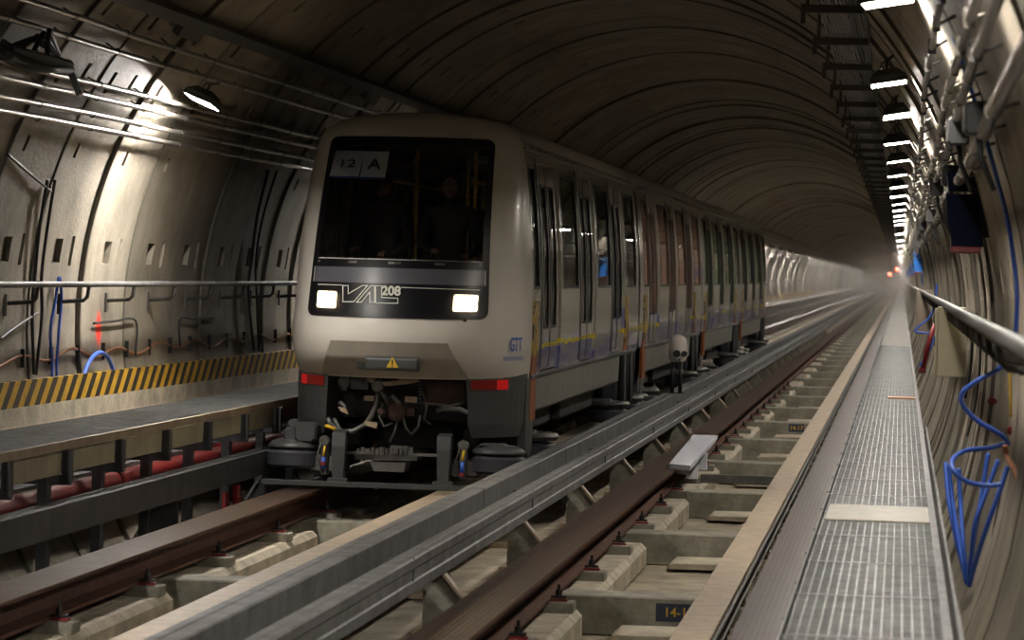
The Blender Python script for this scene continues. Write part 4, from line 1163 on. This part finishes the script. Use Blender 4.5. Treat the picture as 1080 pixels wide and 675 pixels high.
# operator logo on the corner
p = Vector((W(1.3)+.004, .80, 1.33))
def cornertext(name, body, m, z, size, bold=0):
    q = onnose(544.5, 364 if z > 1.25 else 372, .004)
    # local surface direction near the corner
    q2 = onnose(548, 364 if z > 1.25 else 372, .004); d = (q2-q).normalized(); up = Vector((0, 0, 1)); nrm = d.cross(up)
    R_ = Matrix((d, up, nrm)).transposed().to_4x4()
    return text(name, body, m, T, size, Matrix.Translation(q) @ R_, .001, bold, 0)
cornertext('logo', 'GTT', M['cable_blue'], 1.33, .17, .003)
b = MB(); ribbon(b, [(533, 378.5), (551, 378)], 4.5, False, .006); b.build('corner_band', M['band_blue'], T)
b = MB(); q0 = onnose(537, 382, .003)
# papers in the windscreen: 12 and A
for (x0, y0, x1, y1, tx, sz) in ((353.5, 158.5, 379, 187, '12', .165), (383.5, 159.5, 407, 188, 'A', .175)):
    pa, pb = onnose(x0, y0, -.03), onnose(x1, y1, -.03)
    t2 = thing('paper_sheet', f'white paper sheet reading {tx} taped inside the windscreen', 'paper sheet', (0, 0, 0))
    pa += Vector((TL, YB, 0)); pb += Vector((TL, YB, 0)); c_ = (pa+pb)/2; t2.location = c_
    w, h = (pb.x-pa.x)/2*.93, (pa.z-pb.z)/2; sl = (pa.y-pb.y)/(pa.z-pb.z)
    Rm = Matrix(((1, 0, 0), (0, 1, sl), (0, 0, 1))).to_4x4()
    b = MB(); b.box(-w, w, -.002, .002, -h, h, Rm); b.build('sheet', M['paper'], t2)
    text('lettering', tx, M['ink'], t2, sz, Matrix.Translation((0, -.008, 0)) @ Matrix.Rotation(math.atan(-sl)+pi/2, 4, 'X'), .001, .001)
    b = MB(); b.box(-w, w, -.004, -.002, -h-.01, -h+.008, Rm); b.build('blue_edge', M['cable_blue'], t2)
# valance recess with hatch
Yc = 28.62
def pxp(px, py, Y=Yc): return at(px, py, Y=Y-.27)-Vector((TL, YB, 0))
def prism(b, pix, Y, th):
    ps = [pxp(px, py, Y) for px, py in pix]
    b.loft([[tuple(p) for p in ps], [tuple(p+Vector((0, th, 0))) for p in ps]])
b = MB(); vz = [1.03, 1.1, 1.2, 1.3, 1.335, 1.345]
def xval(u, z): return u*(.52+.14*max(0, min(1, (1.34-z)/.3)))-.02
vz = [1.03+.315*k/16 for k in range(17)]; b.sm = True; fgrid(b, [-1+.1*k for k in range(21)], vz, xval, .012); b.build('coupler_hatch', M['valance'], T)
b = MB(); b.box(-1.0, 1.0, .5, .95, .62, 1.08); b.box(-.62, .62, .10, .60, .90, 1.06, ch=.02); b.build('front_bulkhead', M['chassis'], T)
# corner bumpers with tail lamps and wheel arch
for s in (-1, 1):
    b = MB()
    outl = []
    zz = [(1.06, .0), (1.0, .0), (.80, .02), (.62, .03), (.50, .08)]
    rings = []
    for z, ins in zz:
        xi = .62+ins*.6
        r_ = []
        for k in range(9):
            x = xi+(1.05-ins*.6-xi)*sin(k/8*pi/2); r_.append((s*x, fy(x*.985, 1.0)-.03+ins*.8+.0, z))
        r_ += [(s*(1.05-ins*.6), .75 if z > .7 else .62, z), (s*(.97-ins*.6), .75 if z > .7 else .62, z), (s*xi, .42, z)]
        rings.append(r_)
    b.loft(rings[::-1]); bp_ = b.build('bumper', M['bumper'], T)
    b = MB(); b.box(min(s*.98, s*1.055), max(s*.98, s*1.055), .62, .97, .34, 1.03, ch=.01)
    b.build('arch_panel', M['bumper'], bp_)
    x0, x1 = (.66, .94); zc = .985
    for (a, c, m_, nm) in ((x0, x1-.085, 'signreddark', 'tail_lamp'), (x1-.078, x1, 'signred', 'marker_lamp')):
        b = MB(); y_ = min(fy(a, 1.0), fy(c, 1.0))-.155
        vs = []
        for x in (a, c):
            for z in (.93, 1.015): vs.append((s*x, fy(x*.985, 1.0)-.05, z))
        vs2 = [(v[0], v[1]+.05, v[2]) for v in vs]
        b.add(vs+vs2, [(0, 1, 3, 2), (4, 6, 7, 5), (0, 4, 5, 1), (2, 3, 7, 6), (0, 2, 6, 4), (1, 5, 7, 3)]); b.build(nm, M[m_], bp_)
# coupler
b = MB(); p0, p1 = pxp(387, 374.5, 28.02), pxp(441.5, 392.5, 28.02)
r_ = (p0.z-p1.z)/2; cz = (p0.z+p1.z)/2
b.sm = True; b.loft([[(x, -.68+.10*max(-.8, min(.8, cos(a_)))+.04*(sin(a_)<0)*0, cz+r_*max(-.9, min(.9, sin(a_)*1.15))) for a_ in [2*pi*k/20 for k in range(20)]] for x in (p0.x, p0.x+.015, p1.x-.015, p1.x)])
b.box(-.30, .06, -.62, -.35, cz-.06, cz+.04)
b.build('coupler_cover', M['bumper'], T)
tri = [pxp(407.5, 387.3, 27.915), pxp(420, 387.8, 27.915), pxp(413.8, 376, 27.915)]
b = MB(); b.loft([[tuple(p) for p in tri], [tuple(p+Vector((0, .004, 0))) for p in tri]]); wt = b.build('warning_triangle', M['yellow'], T)
c_ = (tri[0]+tri[1]+tri[2])/3
b = MB(); b.box(c_.x-.006, c_.x+.006, c_.y-.004, c_.y-.001, c_.z-.008, c_.z+.035); b.box(c_.x-.006, c_.x+.006, c_.y-.004, c_.y-.001, c_.z-.026, c_.z-.015); b.build('exclamation_mark', M['ink'], wt)
b = MB()
prism(b, [(386, 396), (392, 398), (396, 401), (404, 403), (420, 401), (422, 394.5), (441, 395.5), (441, 403), (430, 405), (410, 407), (395, 405), (387, 402)], 28.45, .08)
prism(b, [(384, 417.5), (394.5, 417.5), (394, 423), (384, 422.5)], 28.45, .06)
prism(b, [(427, 418), (440, 419), (439.5, 425), (427, 424)], 28.45, .06)
b.build('coupler_yoke', M['tan'], T)
b = MB(); p = pxp(418, 434, 28.5)
b.disc(p, (0, 1, 0), .085, .06, 18, .01); b.disc(p+Vector((.0, -.04, 0)), (0, 1, 0), .05, .06, 14)
prism(b, [(409, 430), (436, 430), (436, 439), (409, 440)], 28.50, .05)
for dx in (-.13, .13): b.disc(p+Vector((dx, -.02, 0)), (0, 1, 0), .035, .07, 10, .008)
b.build('coupler_head', M['rustbox'], T)
b = MB(); p = pxp(399, 407, 28.5); b.disc(p, (0, 1, 0), .055, .12, 16, .01); b.tube([pxp(413, 417, 28.46), pxp(422, 427, 28.46)], .022, 8); b.tube([pxp(399, 410, 28.5), pxp(406, 420, 28.6), pxp(412, 432, 28.6)], .03, 8)
for k in range(7): b.tube([pxp(439+k*.6, 402+k*3.5, 28.55), pxp(446-k*.4, 403+k*3.5, 28.55)], .009, 6)
b.build('coupler_link', M['chassis_grey'], T)
b = MB(); prism(b, [(448, 396), (490, 397), (490, 427), (448, 425)], 28.70, .2); prism(b, [(455, 402), (484, 403), (484, 421), (455, 420)], 28.68, .04); b.build('electric_box', M['rustbox'], T)
b = MB(); p = pxp(363, 402, 28.6); b.disc(p, (0, 1, 0), .055, .05, 18, .01); b.disc(p+Vector((0, -.03, 0)), (0, 1, 0), .03, .03, 12); prism(b, [(360, 408), (366, 408), (365, 412), (361, 412)], 28.6, .03); b.build('round_connector', M['galv'], T)
b = MB(); prism(b, [(370, 395.5), (388, 396), (388, 411), (370, 410)], 28.58, .12); prism(b, [(375, 401), (382, 401), (382, 405), (375, 405)], 28.57, .03); b.build('socket_box', M['bumper'], T)
b = MB(); b.tube([pxp(461, 433, 28.45), pxp(467, 431, 28.4), pxp(485, 431.5, 28.4), pxp(492, 435, 28.45)], .022, 8); b.tube([pxp(440, 425, 28.6), pxp(475, 428, 28.6), pxp(490, 424, 28.6)], .012, 7); b.build('lever', M['galv'], T)
b = MB()
for l, r, Yq in (([(398, 412), (397, 425), (392, 438), (385, 448), (372, 455), (358, 455), (348, 446), (345, 441)], .024, 28.5),
                 ([(352, 441), (358, 452), (366, 458)], .018, 28.5), ([(425, 440), (428, 452), (434, 458), (441, 450), (443, 438)], .012, 28.5),
                 ([(404, 425), (400, 440), (405, 450), (414, 446)], .012, 28.52), ([(445, 412), (450, 430), (447, 442), (455, 448)], .012, 28.6),
                 ([(358, 424), (363, 428), (365, 436)], .02, 28.6), ([(420, 440), (416, 456), (411, 466)], .010, 28.55)):
    P_ = [pxp(x, y, Yq) for x, y in l]; b.tube(P_, r, 8)
b.build('hose', M['chassis_grey'], T)
b = MB(); prism(b, [(384, 444), (398, 446), (397, 452), (386, 449)], 28.44, .05); prism(b, [(356, 429), (365, 431), (367, 437), (360, 434)], 28.5, .05); b.build('hose_clamp', M['tan'], T)
# low obstacle bar, struts, pickup assembly
b = MB(); a_, c_ = at(299, 501.5, Y=28.25), at(503, 511, Y=28.25)
b.box(-1.17, 1.17, -.56, -.50, .05, .10, ch=.012); bar = b.build('obstacle_bar', M['bumper'], T)
for (x0, x1, y0, y1) in ((353, 365, 456, 500), (462, 477, 460, 502)):
    q = pxp((x0+x1)/2, y0, 28.28); b = MB(); w = .06
    b.loft([[(q.x-w*.75, -.50, .07), (q.x+w*.75, -.50, .07), (q.x+w*.75, -.38, .07), (q.x-w*.75, -.38, .07)],
            [(q.x-w, -.50, q.z-.12), (q.x+w, -.50, q.z-.12), (q.x+w, -.36, q.z-.12), (q.x-w, -.36, q.z-.12)],
            [(q.x-w, -.48, q.z), (q.x+w, -.48, q.z), (q.x+w, -.33, q.z+.02), (q.x-w, -.33, q.z+.02)]])
    b.box(q.x-w*1.5, q.x+w*1.5, -.52, -.48, .06, .13, ch=.01); b.build('strut', M['bumper'], T)
b = MB()
prism(b, [(372, 477), (440, 480), (440, 486), (376, 485)], 28.5, .3); prism(b, [(390, 487), (428, 488), (426, 498), (394, 497)], 28.5, .3)
prism(b, [(345, 476), (392, 476), (392, 479), (345, 479)], 28.45, .06); prism(b, [(432, 478), (465, 479), (465, 482), (432, 481)], 28.45, .06)
for k in range(12): q = pxp(378+5*k, 476, 28.48); b.disc(q, (0, 0, 1), .014+.006*(k % 3), .05+.02*(k % 2), 8)
prism(b, [(412, 470), (430, 471), (430, 478), (412, 477)], 28.52, .1); b.build('pickup_assembly', M['chassis_grey'], T)
for s in (-1, 1):
    cxg = s*.915
    b = MB(); b.disc((cxg, -.19, .275), (0, 0, 1), .25, .16, 30, .035)
    for z in (.225, .275, .325): b.disc((cxg, -.19, z), (0, 0, 1), .2535, .008, 30)
    gw = b.build('guide_wheel', M['tyre'], T)
    b = MB(); b.sm = True
    rings = [[(cxg+r*cos(2*pi*k/24), -.19+r*sin(2*pi*k/24), z) for k in range(24)] for z, r in ((.37, .235), (.39, .24), (.42, .21), (.445, .15))]
    b.loft(rings); b.sm = False
    b.box(cxg-.13+(.05 if s < 0 else -.05), cxg+.13+(.05 if s < 0 else -.05), -.32, -.04, .40, .56 if s < 0 else .46, ch=.03)
    if s < 0: b.box(cxg+.02, cxg+.22, -.37, -.10, .42, .60, ch=.03); b.box(cxg-.05, cxg+.05, -.32, -.12, .54, .62, ch=.02)
    b.build('guide_wheel_cover', M['bumper'], gw)
    b = MB(); x_ = s*.62
    b.box(min(s*.50, s*.78), max(s*.50, s*.78), -.32, -.16, .16, .32, ch=.03); b.box(x_-.035, x_+.035, -.36, -.28, .14, .42, ch=.015); b.disc((x_, -.34, .44), (0, 1, 0), .05, .08, 12, .01)
    b.tube([(x_-.02, -.38, .45), (x_-.06, -.40, .3), (x_, -.39, .17)], .008, 6)
    b.build('wheel_arm', M['chassis_grey'], T)
    b = MB(); b.tube([(x_+.0, -.39, .20), (x_, -.39, .30)], .022, 10); sp = b.build('shock_sleeve', M['cable_blue'], T)
    b = MB(); b.tube([(x_+.0, -.39, .31), (x_+.012, -.39, .40)], .012, 8); b.build('yellow_tag', M['yellow'], sp)
    b = MB(); b.disc((x_, -.395, .245 if s < 0 else .19), (0, 0, 1), .027, .03, 10); b.build('orange_ring', M['redclip'], sp)
b = MB(); b.tube([(-.62, -.34, .58), (-.53, -.34, .55)], .016, 8); b.build('yellow_cap', M['yellow'], T)
# interior bulkhead details behind the windscreen
b = MB(); b.box(-.80, .80, .0, .60, 1.45, 1.98, ch=.05); b.box(-.80, .80, .55, .9, 1.1, 1.5); b.build('dashboard', M['bumper'], T)
b = MB(); b.tube([(-.12, 1.4, 1.1), (-.12, 1.4, 3.1)], .018, 8); b.tube([(.62, 1.6, 1.1), (.60, 1.6, 3.1)], .018, 8); b.tube([(.2, 2.6, 1.1), (.2, 2.6, 3.1)], .018, 8); b.build('grab_pole', M['pole_yellow'], T)

# ------------------------------------------------------------------ people behind the windscreen
def person(name, label, loc, coat, lean=0, turn=0, hs=1):
    t = thing(name, label, 'person', loc)
    me = bpy.data.meshes.new('body'); o = bpy.data.objects.new('body', me); C.objects.link(o); o.parent = t
    J = {'pel': (0, 0, .95), 'ab': (0, .01, 1.12), 'ch': (0, 0, 1.34), 'nk': (0, -.01, 1.50), 'hd': (0, -.03, 1.60),
         'ls': (-.19, 0, 1.42), 'le': (-.27, -.05, 1.13), 'lw': (-.17, -.26, 1.06), 'lh': (-.12, -.33, 1.07),
         'rs': (.19, 0, 1.42), 're': (.28, -.03, 1.13), 'rw': (.22, -.24, 1.02), 'rh': (.17, -.31, 1.03),
         'lk': (-.10, -.03, .50), 'la': (-.10, .02, .09), 'lt': (-.11, -.13, .04), 'rk': (.10, -.03, .50), 'ra': (.10, .02, .09), 'rt': (.11, -.13, .04), 'lp': (-.09, 0, .88), 'rp': (.09, 0, .88)}
    Rd = {'pel': (.15, .12), 'ab': (.14, .11), 'ch': (.165, .12), 'nk': (.055, .055), 'hd': (.05, .05), 'ls': (.07, .07), 'le': (.05, .05), 'lw': (.032, .032), 'lh': (.03, .02), 'rs': (.07, .07), 're': (.05, .05), 'rw': (.032, .032), 'rh': (.03, .02),
          'lk': (.065, .065), 'la': (.045, .045), 'lt': (.04, .03), 'rk': (.065, .065), 'ra': (.045, .045), 'rt': (.04, .03), 'lp': (.095, .095), 'rp': (.095, .095)}
    keys = list(J); ix = {k: i for i, k in enumerate(keys)}
    Ed = [('pel', 'ab'), ('ab', 'ch'), ('ch', 'nk'), ('nk', 'hd'), ('ch', 'ls'), ('ls', 'le'), ('le', 'lw'), ('lw', 'lh'), ('ch', 'rs'), ('rs', 're'), ('re', 'rw'), ('rw', 'rh'),
          ('pel', 'lp'), ('lp', 'lk'), ('lk', 'la'), ('la', 'lt'), ('pel', 'rp'), ('rp', 'rk'), ('rk', 'ra'), ('ra', 'rt')]
    me.from_pydata([J[k] for k in keys], [(ix[a], ix[c]) for a, c in Ed], [])
    md = o.modifiers.new('skin', 'SKIN'); md.use_smooth_shade = True
    for k in keys: me.skin_vertices[0].data[ix[k]].radius = Rd[k]
    me.skin_vertices[0].data[0].use_root = True
    sd = o.modifiers.new('sub', 'SUBSURF'); sd.levels = sd.render_levels = 2
    me.materials.append(coat)
    b = MB(); b.ellipsoid((0, -.035, 1.665), .078, .098, .118, 18, 12); b.ellipsoid((0, -.135, 1.655), .014, .022, .022, 8, 6)
    for s in (-1, 1): b.ellipsoid((s*.079, -.03, 1.66), .012, .02, .03, 8, 6)
    hd = b.build('head', M['skin'], t)
    b = MB()
    for s in (-1, 1): b.ellipsoid((s*.03, -.128, 1.682), .012, .008, .008, 8, 6)
    b.ellipsoid((0, -.127, 1.612), .025, .008, .006, 8, 5); b.build('face_features', M['ink'], hd)
    b = MB(); b.ellipsoid((0, -.015, 1.70), .088, .102, .10, 18, 12); b.build('hair', M['hair'], hd)
    for s, wk in ((-1, 'lh'), (1, 'rh')):
        w = Vector(J[wk]); b = MB(); b.ellipsoid(w, .032, .045, .018, 12, 8)
        for k in range(4):
            x = w.x-.024+.016*k; b.tube([(x, w.y-.02, w.z), (x, w.y-.065+.006*abs(k-1.5), w.z-.006), (x, w.y-.08, w.z-.025), (x, w.y-.07, w.z-.04)], [.009, .0085, .008, .006], 6)
        b.tube([(w.x-s*.02, w.y+.01, w.z), (w.x-s*.045, w.y-.015, w.z-.008), (w.x-s*.045, w.y-.04, w.z-.018)], [.011, .009, .007], 6)
        b.build('hand', M['skin'], t)
    t.rotation_euler = (lean, 0, turn)
    return t
person('person', 'person in dark clothing standing behind the windscreen on the right side', (TL+.22, YB+1.25, 1.10), M['cloth_dark'], 0, .1)
person('person', 'person in dark clothing behind the windscreen below the 12 and A sheets', (TL-.42, YB+1.35, 1.10), M['cloth_dark'], .0, -.3)
person('person', 'person in rust-coloured clothing farther back in the leading car', (TL+.55, YB+2.6, 1.10), M['cloth_red'], 0, .3)

# ------------------------------------------------------------------ haze deep in the tunnel
b = MB(); n = 24
b.loft([[tuple(wp(y_, 360*k/n, RR-.02)) for k in range(n)] for y_ in (90, 200, 430, 520, 540, 560, 580, 600, 640, 680, 720, 760, 800)])
hz = b.build('haze', []); hz.data.materials.clear()
m = bpy.data.materials.new('dusty_haze'); m.use_nodes = True; nt = m.node_tree
for nn in list(nt.nodes): nt.nodes.remove(nn)
out = nt.nodes.new('ShaderNodeOutputMaterial'); vs = nt.nodes.new('ShaderNodeVolumeScatter')
vs.inputs['Color'].default_value = (.95, .88, .80, 1); vs.inputs['Density'].default_value = .0032; vs.inputs['Anisotropy'].default_value = .3
nt.links.new(vs.outputs[0], out.inputs['Volume']); hz.data.materials.append(m)
tag(hz, 'grey dusty haze filling the far end of the tunnel', 'haze', kind='stuff')

# ------------------------------------------------------------------ world and colour management
w = bpy.data.worlds.new('world'); SC.world = w; w.use_nodes = True
w.node_tree.nodes['Background'].inputs[0].default_value = (0, 0, 0, 1)
SC.view_settings.view_transform = 'Standard'; SC.view_settings.look = 'None'
SC.view_settings.gamma = 1; SC.view_settings.use_curve_mapping = False; SC.view_settings.exposure = 0.25
SC.cycles.max_bounces = 8; SC.cycles.diffuse_bounces = 5; SC.cycles.glossy_bounces = 4; SC.cycles.transparent_max_bounces = 24; SC.cycles.volume_bounces = 1
SC.cycles.sample_clamp_indirect = 6; SC.cycles.use_denoising = True; SC.cycles.use_light_tree = True
SC.cycles.caustics_reflective = False; SC.cycles.caustics_refractive = False
